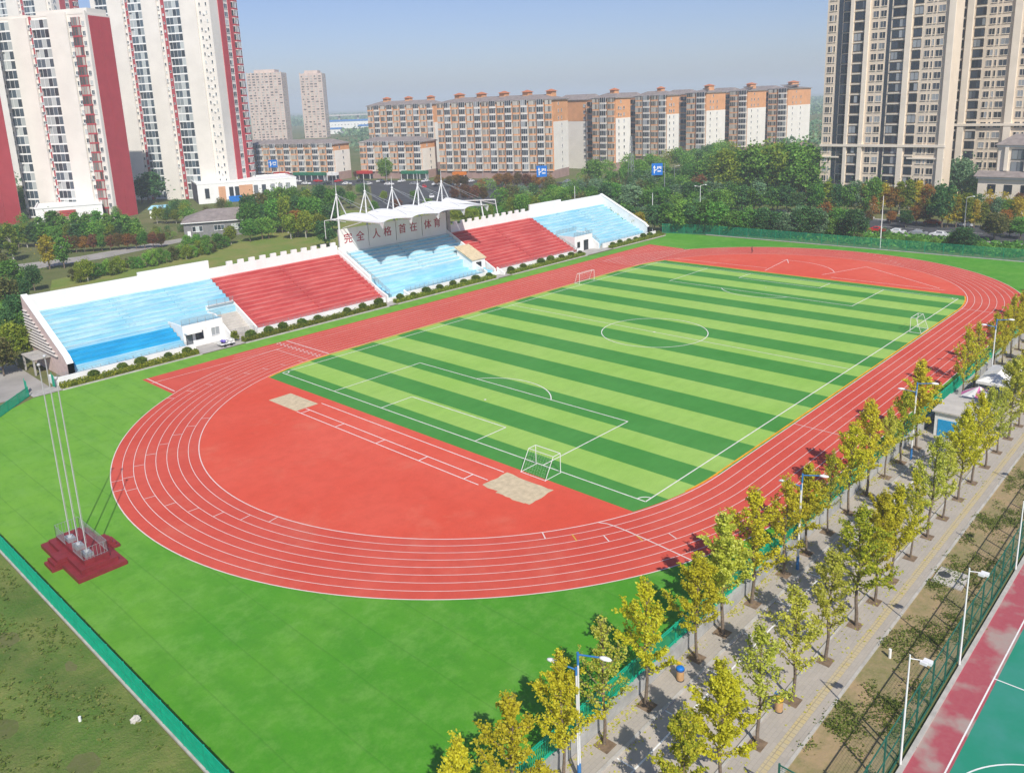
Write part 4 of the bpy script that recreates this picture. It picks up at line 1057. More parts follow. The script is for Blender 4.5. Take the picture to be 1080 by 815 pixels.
KIND = {'dk':('leaf_dk','dark green'),'dg':('leaf_dg','grey-green'),'gr':('leaf_gr','green'),'mg':('leaf_mg','mid green'),'yg':('leaf_yg','yellow-green'),'ol':('leaf_ol','olive brown'),'yl':('leaf_yl','yellow'),'or':('leaf_or','orange'),'ru':('leaf_ru','rust brown'),'rs':('leaf_rs','reddish')}
TM = {}
def bgtree(x, y, h, kind, shape, v, label, group, R, wide=1.0):
    t, c, cm = BG[shape][v]
    if (shape, v) not in TM: TM[(shape, v)] = (t.mesh('trunk', [MATS['bark']]), t.mesh('trunk', [MATS['bark_pale']]))
    if kind not in cm: cm[kind] = c.mesh('crown', [MATS[KIND[kind][0]]])
    root = thing('bush' if shape == 'bush' else 'tree', label, 'bush' if shape == 'bush' else 'tree', (x,y,-.03), R.uniform(0,6.28), group)
    s = h/8.0*.90; wx = s*wide*R.uniform(.9,1.15); root.scale = (wx, wx, s)
    child('trunk', TM[(shape, v)][1 if kind in ('yg',) else 0], root); child('crown', cm[kind], root)
TREES={
'path2':[(-44.7,201.9,10.3,'dk'),(-44.7,190.7,12.5,'yg'),(-42.7,167.3,10.7,'yl'),(-39.7,165.2,9.7,'gr')],
'clump':[(-38.7,222.9,8.0,'gr'),(-36.9,220.8,8.2,'mg'),(-35.0,218.7,8.4,'gr'),(-33.1,216.6,8.6,'yg'),(-31.3,214.5,8.8,'dk'),(-23.4,232.8,8.5,'gr'),(-29.4,212.4,9.0,'gr'),(-27.6,210.3,7.4,'mg'),(-20.6,229.3,10.7,'gr'),(-25.7,208.3,7.6,'gr'),(-18.1,226.1,8.9,'mg'),(-23.8,206.2,7.8,'yg'),(-15.5,222.9,9.8,'gr'),(-22.0,204.1,8.1,'dk'),(-20.1,202.0,8.3,'gr'),(-13.0,219.7,9.0,'gr'),(-18.3,199.9,8.5,'mg'),(-10.6,216.8,10.2,'gr'),(-16.4,197.9,6.9,'gr'),(-8.5,214.3,9.1,'mg'),(-14.6,195.8,7.1,'yg'),(-6.1,211.4,9.4,'gr'),(-12.7,193.7,7.3,'dk'),(-4.0,208.9,8.3,'gr'),(-10.9,191.6,7.5,'gr'),(-9.0,189.5,7.7,'mg'),(-1.8,206.3,6.9,'gr')],
'path':[(-67.6,120.4,7.1,'gr'),(-81.7,70.4,7.0,'ol'),(-57.5,155.4,9.2,'ol'),(-77.2,85.2,9.4,'dk'),(-68.4,114.7,9.7,'ol'),(-72.0,101.1,7.2,'mg'),(-76.4,84.0,7.0,'dk'),(-58.3,145.3,8.4,'gr'),(-78.4,75.0,8.3,'yg'),(-71.1,97.5,8.8,'dk'),(-73.5,87.9,6.8,'gr'),(-61.5,126.4,6.5,'dk'),(-66.5,108.0,5.6,'ol'),(-69.7,95.5,5.7,'dk')],
'towerfoot':[(-9.4,324.9,10.2,'dk'),(-8.2,322.7,12.6,'dk'),(-7.1,320.5,11.7,'dk'),(-4.9,316.5,11.3,'gr'),(-2.4,311.6,14.4,'gr'),(-0.1,307.2,13.6,'gr'),(2.0,303.3,8.8,'gr')],
'lawn':[(-55.4,139.1,7.2,'dk'),(-41.9,148.2,4.5,'yg'),(-43.0,139.5,6.5,'yg')],
'rust':[(-29.4,191.8,6.1,'rs'),(-27.5,190.3,5.8,'ru'),(-25.6,188.8,5.5,'or'),(-23.6,187.3,6.0,'rs'),(-21.7,185.8,5.7,'gr'),(-19.7,184.3,5.4,'rs'),(-17.7,182.8,5.9,'ru'),(-15.8,181.2,5.6,'or'),(-13.8,179.7,5.3,'rs'),(-11.8,178.2,5.8,'gr'),(-9.8,176.7,5.5,'rs'),(-7.8,175.1,5.1,'ru')],
'behind':[(-44.8,143.9,3.8,'ol'),(-44.7,139.9,4.7,'yg'),(-40.9,146.0,4.5,'gr'),(-39.5,145.1,4.4,'gr'),(-38.4,143.7,4.2,'gr'),(-36.8,143.5,5.0,'mg'),(-35.6,142.4,4.7,'yg'),(-33.1,144.2,5.3,'yg'),(-29.4,149.2,3.3,'ol'),(-28.6,146.6,4.0,'gr'),(-27.4,145.4,3.9,'gr'),(-25.4,145.8,4.6,'mg'),(-23.8,145.2,5.7,'mg'),(-20.5,148.5,5.0,'gr'),(-19.3,147.0,4.2,'gr'),(-16.2,149.5,4.8,'ol'),(-14.1,149.9,4.9,'mg'),(-13.2,147.6,4.8,'yg'),(-10.8,148.6,4.2,'mg'),(-7.9,150.3,5.3,'yg'),(-6.4,149.3,5.2,'mg'),(-2.9,152.0,4.0,'ol'),(1.0,155.5,5.5,'gr'),(4.4,157.8,3.8,'gr')],
'gap':[(46.1,314.2,12.4,'dk'),(47.7,310.9,14.9,'dk'),(49.4,307.5,15.8,'dk'),(74.6,354.9,9.4,'dk'),(76.9,349.9,13.3,'dk'),(80.4,342.1,16.1,'dk'),(83.1,336.0,17.9,'dk'),(85.0,331.7,14.0,'dk')],
'kiosk':[(16.5,232.5,7.2,'yg'),(18.5,228.9,6.4,'yg'),(20.5,225.3,6.1,'yg')],
'lawnedge':[(-4.2,165.7,4.7,'mg'),(-2.5,162.9,5.0,'gr'),(0.0,161.9,4.4,'gr'),(2.8,160.6,4.7,'mg'),(7.3,160.2,6.5,'yg'),(13.4,159.4,8.1,'gr'),(18.1,160.1,7.8,'gr'),(19.8,159.0,7.9,'mg'),(23.7,152.4,9.1,'yg'),(27.2,153.6,9.8,'or'),(27.4,149.5,9.7,'yg'),(32.1,149.0,8.3,'yg'),(19.3,126.8,9.2,'dk')],
'grove':[(23.1,176.1,14.6,'dk'),(21.1,171.7,12.6,'gr'),(24.5,173.6,10.8,'gr'),(29.9,180.7,14.4,'ol'),(25.9,171.2,11.2,'dk'),(39.7,190.2,14.0,'gr'),(27.6,168.2,13.1,'gr'),(32.2,172.3,12.9,'yg'),(29.0,165.9,10.1,'gr'),(43.5,188.1,14.8,'mg'),(30.0,164.1,14.0,'yg'),(48.6,188.5,13.9,'gr'),(31.6,161.3,13.6,'dk'),(33.4,158.1,13.3,'gr'),(52.5,186.4,12.6,'yg'),(42.4,167.1,12.1,'mg'),(35.6,154.3,12.9,'gr'),(52.3,176.9,14.7,'dk'),(37.1,151.6,10.4,'dk'),(38.0,150.0,10.5,'dk'),(48.6,164.7,14.5,'gr')],
'street':[(87.5,214.5,8.4,'dk'),(81.5,199.6,7.7,'gr'),(166.6,310.5,5.3,'rs'),(75.1,175.9,5.8,'gr'),(102.8,205.0,5.3,'yg'),(158.9,274.2,14.9,'mg'),(84.9,174.2,5.5,'rs'),(104.4,187.0,6.3,'gr'),(85.3,156.3,6.7,'mg'),(157.2,230.3,6.5,'or'),(156.3,221.6,6.4,'ru')],
'avenue':[(116.9,175.6,7.5,'rs'),(154.7,214.6,7.7,'or'),(71.9,122.8,6.7,'yg'),(156.3,210.9,6.8,'ru'),(116.7,169.0,8.5,'rs'),(73.6,119.6,6.4,'yg'),(118.5,165.3,8.1,'rs'),(122.4,164.3,7.0,'ru'),(77.1,117.7,5.7,'mg'),(163.2,194.9,8.0,'or'),(162.0,187.6,8.7,'or'),(93.0,120.8,8.3,'yg'),(167.0,186.2,8.4,'ru'),(94.8,117.5,9.6,'gr'),(165.7,179.1,8.2,'rs'),(98.2,116.1,8.3,'yg'),(170.6,177.6,7.4,'or'),(109.4,120.9,6.2,'gr'),(172.7,172.9,7.0,'or'),(123.7,128.0,9.4,'gr'),(120.9,121.4,9.2,'mg'),(118.5,114.5,10.4,'gr'),(122.4,112.7,9.4,'dk'),(126.3,110.8,9.5,'gr')],
'roofside':[(73.4,128.8,6.1,'yg'),(76.3,127.6,5.4,'gr'),(79.0,126.7,5.9,'mg'),(82.5,124.6,6.5,'gr'),(85.0,124.1,6.3,'yg'),(88.3,122.4,5.3,'gr'),(90.5,122.5,6.2,'mg'),(93.6,121.2,6.2,'yg'),(97.0,119.4,5.6,'gr'),(100.5,117.4,7.7,'yg'),(103.8,115.7,7.7,'gr'),(106.3,115.7,6.7,'gr'),(109.4,114.5,7.4,'gr'),(113.3,111.9,7.2,'yg')],
'belt mid':[(117.1,106.2,9.2,'gr'),(119.0,102.5,8.9,'gr'),(120.2,100.0,12.0,'dk'),(121.9,96.9,11.6,'gr'),(123.6,93.5,11.1,'dg'),(125.1,90.6,10.5,'dg'),(127.1,86.8,9.0,'gr'),(128.0,85.1,8.3,'dk'),(129.6,81.9,10.2,'gr'),(131.8,77.7,11.0,'dg'),(132.6,76.2,9.4,'gr'),(134.1,73.2,12.1,'dk'),(136.1,69.4,11.0,'gr'),(137.1,67.5,12.2,'dg'),(138.8,64.1,10.5,'dk'),(140.5,60.9,10.8,'gr'),(141.7,58.6,10.4,'dk'),(143.6,55.0,9.4,'gr'),(144.4,53.3,11.3,'dg'),(146.4,49.5,9.3,'gr'),(147.1,48.2,10.2,'dk'),(148.4,45.5,10.2,'dk'),(150.2,42.2,7.6,'dk'),(152.0,38.7,10.0,'gr')],
'belt back':[(184.8,154.7,14.6,'mg'),(187.9,147.4,8.5,'gr'),(190.5,141.4,11.0,'mg'),(192.5,136.6,14.3,'mg'),(194.5,131.9,9.2,'gr'),(196.8,126.4,11.3,'gr'),(199.1,121.0,9.1,'dk'),(201.4,115.7,11.6,'gr'),(204.0,109.6,13.5,'gr'),(206.2,104.4,16.3,'mg'),(167.4,77.7,22.0,'yg'),(169.2,73.9,21.2,'gr'),(171.0,70.2,23.2,'mg'),(172.8,66.4,22.8,'mg'),(174.6,62.8,24.0,'yg'),(176.3,59.1,22.9,'gr'),(178.0,55.5,24.2,'gr'),(179.5,52.5,22.1,'mg'),(180.6,50.1,19.7,'gr')],
'belt front':[(85.8,73.8,8.7,'ol'),(87.5,70.8,8.7,'mg'),(88.2,69.7,9.5,'gr'),(90.1,66.3,8.1,'dk'),(91.3,64.2,8.2,'dg'),(92.9,61.4,9.1,'dk'),(93.7,58.2,9.7,'gr'),(94.4,55.0,8.7,'gr'),(94.9,52.4,10.9,'mg'),(95.4,49.7,10.8,'dk'),(96.3,46.4,11.3,'gr'),(96.9,43.6,10.9,'gr'),(97.0,41.8,6.9,'mg'),(98.0,38.3,8.0,'gr'),(98.7,35.5,7.9,'dg'),(98.7,33.7,9.0,'gr'),(99.8,30.2,9.3,'dk'),(99.9,28.5,8.4,'dk'),(100.7,25.5,8.2,'dk'),(101.0,23.4,8.0,'dg'),(101.8,20.4,9.9,'dg'),(102.4,17.9,10.3,'dk'),(103.1,15.1,9.5,'dg')],
'belt red':[(87.4,63.7,7.1,'yl'),(163.0,86.9,11.2,'rs'),(179.1,81.2,11.8,'ru'),(191.8,76.4,9.0,'rs'),(191.7,68.7,8.2,'or'),(191.2,62.3,7.3,'or'),(195.8,59.8,6.6,'rs')],
'tower front':[(148.8,35.0,11.2,'gr'),(150.1,32.4,12.1,'yg'),(151.5,29.8,11.1,'dk'),(152.9,26.9,10.8,'gr'),(154.0,24.9,12.3,'dg'),(155.1,22.9,10.7,'yl'),(156.5,20.1,13.4,'gr'),(158.0,17.3,11.0,'yl'),(159.0,15.3,9.7,'or'),(160.2,13.1,11.5,'yg'),(161.5,10.6,12.4,'yg'),(162.7,8.4,11.8,'yl'),(163.8,6.2,10.8,'or'),(165.1,3.7,9.6,'dg'),(139.0,-5.9,14.1,'dk'),(139.7,-7.2,10.9,'yl'),(140.8,-9.1,9.8,'yl'),(141.9,-11.1,10.8,'yg'),(143.1,-13.2,8.7,'yl'),(144.3,-15.3,8.1,'yg')],
'road side':[(120.3,20.2,8.9,'or'),(105.6,12.4,6.3,'mg'),(115.5,14.6,8.1,'gr'),(108.5,10.4,6.6,'gr'),(105.5,6.4,9.7,'dk'),(136.5,13.9,4.6,'ru'),(103.5,-1.8,2.5,'ol'),(139.6,8.3,4.3,'or'),(134.3,2.5,5.8,'dk'),(104.0,-8.0,3.0,'gr'),(139.2,1.2,6.7,'or'),(140.3,-0.8,7.2,'ru'),(104.5,-14.2,3.4,'mg'),(103.9,-18.3,4.3,'gr'),(102.8,-21.4,7.0,'dk'),(123.0,-23.2,8.2,'ol'),(136.6,-22.2,7.3,'or'),(131.0,-25.0,5.1,'dk'),(129.1,-27.9,6.5,'gr')],
'villa':[(200.0,9.8,13.2,'gr'),(196.1,5.6,17.5,'dg'),(192.6,1.1,12.1,'dg'),(179.9,-5.6,11.0,'gr'),(163.8,-11.8,6.4,'or'),(195.2,-4.3,12.1,'dk'),(161.0,-15.0,7.7,'dg'),(154.8,-19.4,7.7,'gr'),(176.0,-17.2,7.6,'rs')],
}
ROWTXT = {'lawn':'on the lawn behind the stand','path':'in the corner by the pink end wall','path2':'along the grey path behind the stand','rust':'in the rust-coloured row behind the path','clump':'in the clump before the nearest red tower','towerfoot':'at the foot of the nearest red tower','gap':'in the gap between the left towers','kiosk':'beside the small blue-roofed kiosk','behind':'close behind the near parapet wall','roofside':'behind the crenellated wall right of the roof','lawnedge':'along the far edge of the lawn','grove':'in the grove left of the roof','street':'on the street behind the roof masts','avenue':'before the long orange block','belt front':'at the front of the dark belt','belt mid':'in the middle of the dark belt','belt back':'at the back of the dark belt','belt red':'among the coloured trees of the belt','road side':'between far fence and asphalt road','tower front':'before the broad beige tower','villa':'before the low beige villa'}
R = random.Random(31)
for row, lst in TREES.items():
    for i, (x, y, h, k) in enumerate(lst):
        shape = 'round'
        if row in ('tower front',) and k in ('yl','yg'): shape = 'cone'
        elif row in ('clump',): shape = 'tall'
        elif row == 'gap': shape = 'tall'
        elif row == 'behind': shape = 'bush'
        elif h < 3.6: shape = 'bush'
        elif row in ('belt front','belt mid'): shape = R.choice(['round','round','tall'])
        elif row == 'path2' and k != 'dk': shape = 'tall'
        elif row in ('lawnedge',): shape = 'round' if h > 4 else 'bush'
        wide = {'clump':1.25,'gap':1.5,'belt back':.95,'belt mid':.95,'belt front':.95,'grove':.95,'tower front':1.0}.get(row, 1.0)*(1.3 if row.startswith('belt') else 1)
        if shape == 'bush': wide = 1.25 if row != 'behind' else .95
        if row == 'road side' and k in ('dk','ol','gr','mg') and shape == 'round': wide = 1.25
        if shape == 'round' and h > 11: wide *= .8
        what = 'bush' if shape == 'bush' else 'tree'
        if i < 24: lab = KIND[k][1]+' '+what+', '+ORD[i]+' from the left '+ROWTXT[row]
        else: lab = KIND[k][1]+' '+what+', among the rightmost '+ROWTXT[row]
        bgtree(x, y, h, k, shape, R.randrange(4), lab, 'trees '+ROWTXT[row], R, wide)
# the crowded trees deeper inside the belts: one uncounted mass behind and between the trees above
KS = list(KIND); mass = MB(); R = random.Random(41)
def fill(x, y, h, k, shape):
    t, c, cm = BG[shape][R.randrange(4)]; a = R.uniform(0,6.28); ca, sa = cos(a), sin(a); wx = h/8.0*R.uniform(.9,1.25); mi = KS.index(k)
    k0 = len(mass.v); n = 0
    for i in range(0, len(c.v), 12):
        for v in c.v[i:i+4]: mass.v.append((x+(v[0]*ca-v[1]*sa)*wx*1.05, y+(v[0]*sa+v[1]*ca)*wx*1.05, v[2]*h/8.0)); 
        mass.f.append((k0+n,k0+n+1,k0+n+2,k0+n+3)); mass.m.append(mi); mass.sm.append(False); n += 4
for i in range(90):
    x = R.uniform(108,205); y = R.uniform(58,150)
    if 84 < x < 180 and abs((y-150)-(x-91)*1.18) < 14: continue
    fill(x, y, R.uniform(6,9.5), R.choice(['dk','dk','gr','dg','ol','mg']), 'round')
for i in range(110): fill(R.uniform(208,330), R.uniform(55,178), R.uniform(8,13.5), R.choice(['gr','mg','dk','gr','yg','mg']), 'round')
for i in range(40): fill(R.uniform(100,117), -50+i*2.7, R.uniform(2.0,3.8), R.choice(['gr','mg','dk','ol','gr']), 'bush')
for i in range(40): fill(R.uniform(148,172), -75+i*3.1, R.uniform(5,8.5), R.choice(['gr','dk','yg','or','dg','yl']), R.choice(['round','cone','tall']))
for i in range(45): fill(R.uniform(-60,125), R.uniform(206,262), R.uniform(4,7.5), R.choice(['gr','dk','mg','ol','yg']), 'round')
for i in range(46): fill(R.uniform(-16,40), R.uniform(183,205), R.uniform(2,4.5), R.choice(['gr','dk','mg','ol','yg']), 'bush')
for i in range(30): fill(R.uniform(120,205), R.uniform(130,205), R.uniform(3,6), R.choice(['gr','dk','mg','or','yg']), 'bush')
mass.build('dense_foliage', ['leaf_'+k for k in KS], kind='stuff')
# far woods: one leafy mass in the haze
mb = MB(); R = random.Random(17)
for k in range(11000):
    d = R.uniform(.0,1)**.7; dist = 560+2900*d; a = radians(R.uniform(9,80)); x, y = CAM.x+dist*cos(a), CAM.y+dist*sin(a)
    if dist < 760 and radians(47) < a < radians(64): continue
    if dist < 1750 and radians(54) < a < radians(66): continue
    s = 9+dist*.012; n_ = sin(x*.006)+sin(y*.0075+1.3)+sin((x+y)*.0021)
    if n_ < -.7: continue
    hh = R.uniform(5,11)+dist*.0012
    for q in range(18): mb.leaf((x+R.gauss(0,s*.5), y+R.gauss(0,s*.5), hh*R.random()), 1.3+s*.10, R)
mb.build('far_woods', 'leaf_dg', kind='stuff')
# dense undergrowth filling the belts
mb = MB(); R = random.Random(19)
for k in range(5200):
    if R.random() < .5: x, y = R.uniform(100,118), R.uniform(-60,62)
    else: x, y = R.uniform(98,190), R.uniform(60,152)
    if 84 < x < 180 and abs((y-150)-(x-91)*1.18) < 9: continue
    for q in range(3): mb.leaf((x+R.gauss(0,.7), y+R.gauss(0,.7), R.uniform(0,1.3)), .75, R)
mb.build('undergrowth', 'leaf_gr', kind='stuff')

# ------------------------------------------------------------------ buildings
def win_mesh(w_, h, cols, frame='white_metal', glass='glass_blue', rows=1, fw=.07, sill=True, name='window'):
    mb = MB(); cw = w_/cols; rh = h/rows
    for i in range(cols):
        for j in range(rows): mb.box(-w_/2+i*cw+fw*.4, -.05, -h/2+j*rh+fw*.4, -w_/2+(i+1)*cw-fw*.4, -.02, -h/2+(j+1)*rh-fw*.4, 1)
    for i in range(cols+1): mb.box(-w_/2+i*cw-fw/2, -.10, -h/2, -w_/2+i*cw+fw/2, -.004, h/2)
    for j in range(rows+1): mb.box(-w_/2+fw/2+.001, -.095, -h/2+j*rh-fw/2, w_/2-fw/2-.001, -.006, -h/2+j*rh+fw/2)
    if sill: mb.box(-w_/2-.1, -.22, -h/2-.14, w_/2+.1, -.003, -h/2-.05)
    return mb.mesh(name, [MATS[frame], MATS[glass]])
def balcony_mesh(w_, fh, cols, slab='white_paint', glass='glass_blue', par=None, open_part=0, dp=.9, name='balcony'):
    """enclosed balcony: slab edges, low parapet, glazing with mullions, maybe one open bay"""
    par = par or slab; mb = MB()
    mb.box(-w_/2, -dp, 0, w_/2, -.003, .22, 0)
    mb.box(-w_/2, -dp+.03, .22, w_/2, -.005, 1.0 if par != slab else .62, 2)
    z0 = 1.0 if par != slab else .62
    cw = w_/cols
    for i in range(cols):
        if i < open_part:
            mb.box(-w_/2+i*cw+.05, -.10, z0, -w_/2+(i+1)*cw-.05, -.02, fh-.02, 1); continue
        mb.box(-w_/2+i*cw+.05, -dp+.08, z0, -w_/2+(i+1)*cw-.05, -dp+.12, fh-.02, 1)
    for i in range(cols+1): mb.box(-w_/2+i*cw-.05 + (.05 if i == 0 else -.05 if i == cols else 0), -dp+.02, z0+.002, -w_/2+i*cw+.05 + (.05 if i == 0 else -.05 if i == cols else 0), -dp+.20, fh, 0)
    mb.box(-w_/2, -dp+.12, fh-.015, w_/2, -.006, fh-.005, 0)
    return mb.mesh(name, [MATS[slab], MATS[glass], MATS[par]])
def ptx(mb, x0, x1, y0, y1, z0, z1, m=0): mb.box(x0, y0, z0, x1, y1, z1, m)

def red_white_tower(label, loc, rz, W, D, nf, fh, spec, topz=None, end='plain'):
    """local x along the facade (left to right), front towards -y; spec lists bays"""
    H_ = nf*fh+1.5
    root = thing('apartment_tower', label, 'tower', loc, rz, 'red and white apartment towers')
    mb = MB(); mb.box(0, 0, 0, W, D, H_)
    for k, (t, a, b_) in enumerate(spec):
        if t == 'blank': mb.box(a, -.9, 0, b_, 0.01, H_+(.8 if k % 2 else 0))
    mb.box(W-.9, -.9, 0, W, .01, H_+1.0)
    mb.build('wall', 'tower_white', root, local=True)
    mb = MB(); mb.box(W*.45, 1.0, H_, W-.5, D-1, H_+2.2); mb.box(.3, 1, H_, W*.35, D-1, H_+1.2); mb.box(-.1,-.1,H_,W+.1,.25,H_+.7); mb.build('roof_parapet', 'tower_white', root, local=True)
    if end == 'plain':
        mb = MB(); mb.box(W+.003, .6, 0, W+.12, D*.5-.06, H_-.6); mb.box(W+.003, D*.5+.06, 0, W+.12, D-.2, H_-.6); mb.build('red_panel', 'red_wall', root, local=True)
    else:
        mb = MB(); mb.box(W+.003, 5.5, 0, W+.30, 9.6, H_); mb.box(W+.003, 13.2, 0, W+.30, 15.6, H_); mb.build('red_panel', 'red_wall', root, local=True)
    wm = {}
    acm = MB(); acm.box(-.45,-.42,-.32,.45,-.006,.32); acm.box(-.3,-.43,-.22,.12,-.421,.22,1); acm = acm.mesh('air_conditioner', [MATS['white_metal'], MATS['steel_grey']])
    Rq = random.Random(int(W*7+nf)); acp = []
    for t, a, b_ in spec:
        w_ = b_-a; xc = (a+b_)/2
        if t in ('strip','small','redbalc'): acp += [(a+.35 if t != 'small' else xc, 0 if t != 'redbalc' else -.12, 1.0+i*fh) for i in range(nf) if Rq.random() < .7]
        if t == 'balc':
            for par_, nm in ((0, 'a'), (1, 'b')):
                key = ('balc', round(w_,1), par_)
                if key not in wm: wm[key] = balcony_mesh(w_, fh, 3 if w_ < 7 else 4, 'white_paint', 'glass_blue', None, par_, .8)
                place('balcony', wm[key], root, [(xc, 0, .4+i*fh) for i in range(par_, nf, 2)], 40)
        elif t == 'redbalc':
            key = ('rb', round(w_,1)); wm[key] = balcony_mesh(w_*.5, fh, 3, 'red_trim', 'glass_warm', None, 0, .7)
            mbx = MB(); mbx.box(a, -.12, 0, b_, .02, H_-2); mbx.build('red_panel', 'tower_white', root, local=True)
            place('balcony', wm[key], root, [(xc, -.12, .4+i*fh) for i in range(nf)], 40)
            wn = win_mesh(1.5, 1.7, 2); place('window', wn, root, [(a+.9, -.12, 1.7+i*fh) for i in range(nf)]+[(b_-.9, -.12, 1.7+i*fh) for i in range(nf)], 60)
        elif t == 'strip':
            mbx = MB(); mbx.box(xc+.1, -.5, 0, b_, .02, H_+.3); mbx.build('red_panel', 'red_trim', root, local=True)
            wn = win_mesh(.8, 1.2, 1); place('window', wn, root, [(a+.25, -.02, 1.8+i*fh) for i in range(nf)], 30)
            wn2 = win_mesh(.7, .9, 1); place('window', wn2, root, [((xc+.1+b_)/2, -.5, 2.0+i*fh) for i in range(nf)], 30)
        elif t == 'win':
            wn = win_mesh(w_*.7, 1.6, 2 if w_ > 1.5 else 1); place('window', wn, root, [(xc, 0, 1.8+i*fh) for i in range(nf)], 30)
        elif t == 'small':
            wn = win_mesh(.75, 1.3, 1)
            for xx in (a+w_*.22, a+w_*.72): place('window', wn, root, [(xx, 0, 1.8+i*fh) for i in range(nf)], 24)
    if acp: place('air_conditioner', acm, root, acp, 60)
    if end != 'plain':
        wn = win_mesh(2.6, 2.0, 2); place('window', wn, root, [(W+.003, 11.4, 1.7+i*fh, pi/2) for i in range(nf)], 40)
        bm_ = balcony_mesh(3.4, fh, 3, 'white_paint', 'glass_dark', 'red_trim', 2, 1.3); place('balcony', bm_, root, [(W+.003, 17.6, .3+i*fh, pi/2) for i in range(nf)], 40)
    return root
RA = atan2(-.88, .47)   # facade direction of the towers on the left
u_ = Vector((.47,-.88)).normalized()
def left_of(c, L): return (c[0]-u_.x*L, c[1]-u_.y*L, 0)
specA = [('small',.2,1.4),('balc',1.6,8.0),('blank',8.0,16.2),('strip',16.3,18.2),('balc',18.4,26.4),('blank',26.4,35.0),('redbalc',35.2,43.0)]
red_white_tower('nearest white slab tower, with a red balcony column and plain red end wall', left_of((14.9,265.2),44.1), RA, 44.1, 12.3, 21, 3.65, specA)
specB = [('balc',3.0,9.6),('blank',9.8,17.5),('strip',17.6,20.6),('balc',20.8,28.0),('blank',28.2,36),('strip',36.2,39.8),('balc',40.2,48.0),('blank',48.2,56.2),('small',56.4,63)]
red_white_tower('tall white slab tower with a red-framed window strip down its right end', left_of((76.3,284.8),63.5), RA, 63.5, 19.6, 32, 3.55, specB, end='strip')
red_white_tower('white and red tower showing only its top right part behind the nearest slab tower', left_of((72.1,460.5),60), RA, 60, 19.6, 36, 3.55, specB[1:], end='strip')
red_white_tower('white tower showing its plain red end wall at the picture edge behind the shady trees', left_of((-25.5,283.8),44.1), RA, 44.1, 15.5, 24, 3.62, specA)

def beige_tower(label, loc, W, D, nf, fh, spec, base_z=20.5):
    H_ = nf*fh
    root = thing('apartment_tower', label, 'tower', loc, -pi/2, 'beige apartment towers')
    mb = MB(); mb.box(0, 0, 0, W, D, H_); mb.build('wall', 'tower_beige', root, local=True)
    for q in ((-.15,-.35,H_,W+.15,D+.1,H_+1.2),(-.12,-.9,base_z-.5,W+.15,.02,base_z+.35),(-.05,-.5,base_z-4.4,W*.16,.02,base_z-3.9),(W*.72,-.5,base_z-4.4,W+.1,.02,base_z-3.9)): mb = MB(); mb.box(*q); mb.build('cornice', 'tower_beige_light', root, local=True)
    pm = MB(); dm = MB(); cache = {}
    for t, a, b_ in spec:
        w_ = b_-a; xc = (a+b_)/2
        if t == 'pillar':
            mbx = MB(); mbx.box(a, -.75, 0, b_, .01, H_+.8); mbx.build('pillar', 'tower_beige_light', root, local=True)
        elif t == 'recess': dm.box(a, -.05, 0, b_, -.004, H_-1)
        else:
            if t == 'glass': key = (t, round(w_,1)); h_ = 2.35; cols = 4 if w_ > 4 else 3 if w_ > 3 else 2
            elif t == 'bay': key = (t, round(w_,1)); h_ = 2.9; cols = 2
            else: key = (t, round(w_,1)); h_ = 2.0; cols = 2 if w_ > 1.3 else 1
            if key not in cache: cache[key] = win_mesh(w_-.1, h_, cols, 'dark_metal' if t != 'win' else 'tower_beige_light', 'glass_dark', fw=.07)
            place('window', cache[key], root, [(xc, 0, 1.9+i*fh) for i in range(nf)], 16)
            if t == 'glass':
                sl = MB(); sl.box(-w_/2, -.28, -.16, w_/2, -.003, .16); sm_ = sl.mesh('spandrel', [MATS['tower_beige_light']])
                place('spandrel', sm_, root, [(xc, 0, .12+i*fh) for i in range(1, nf)], 16)
    dm.build('recess', 'glass_dark', root, local=True)
    return root
specD = [('win',.8,2.5),('win',2.8,3.5),('recess',4.2,5.8),('bay',6.0,8.6),('pillar',8.7,9.8),('glass',10.1,13.9),('pillar',14.0,15.5),('win',16.5,18.5),('win',19.1,21.2),('recess',21.7,22.9),('glass',23.4,28.0),('pillar',28.1,29.9),('glass',30.5,33.3),('win',34.5,36.3),('win',36.8,37.5),('win',38.1,40.4),('pillar',41.6,43.6)]
beige_tower('broad beige apartment tower with dark glazed balconies, left of the two at the right', (178.5,47.5,0), 41.2, 8, 31, 3.42, [(t, a*.943, b_*.943) for t, a, b_ in specD])
specE = [('win',.6,2.3),('recess',2.8,3.6),('pillar',3.7,5.4),('glass',5.9,10.8),('pillar',11.2,13.2),('glass',13.8,17.0),('win',18.2,20.1),('win',20.7,21.5),('win',22.1,24.6),('pillar',25.6,27.8),('win',28.6,30.4),('win',31,31.8),('win',32.4,34.6),('pillar',36,38),('glass',39,43),('pillar',43.5,45.5),('win',46.5,48.5)]
beige_tower('beige apartment tower standing behind and right of the broader one', (207,22.0,0), 52, 18, 30, 3.42, specE, 26)
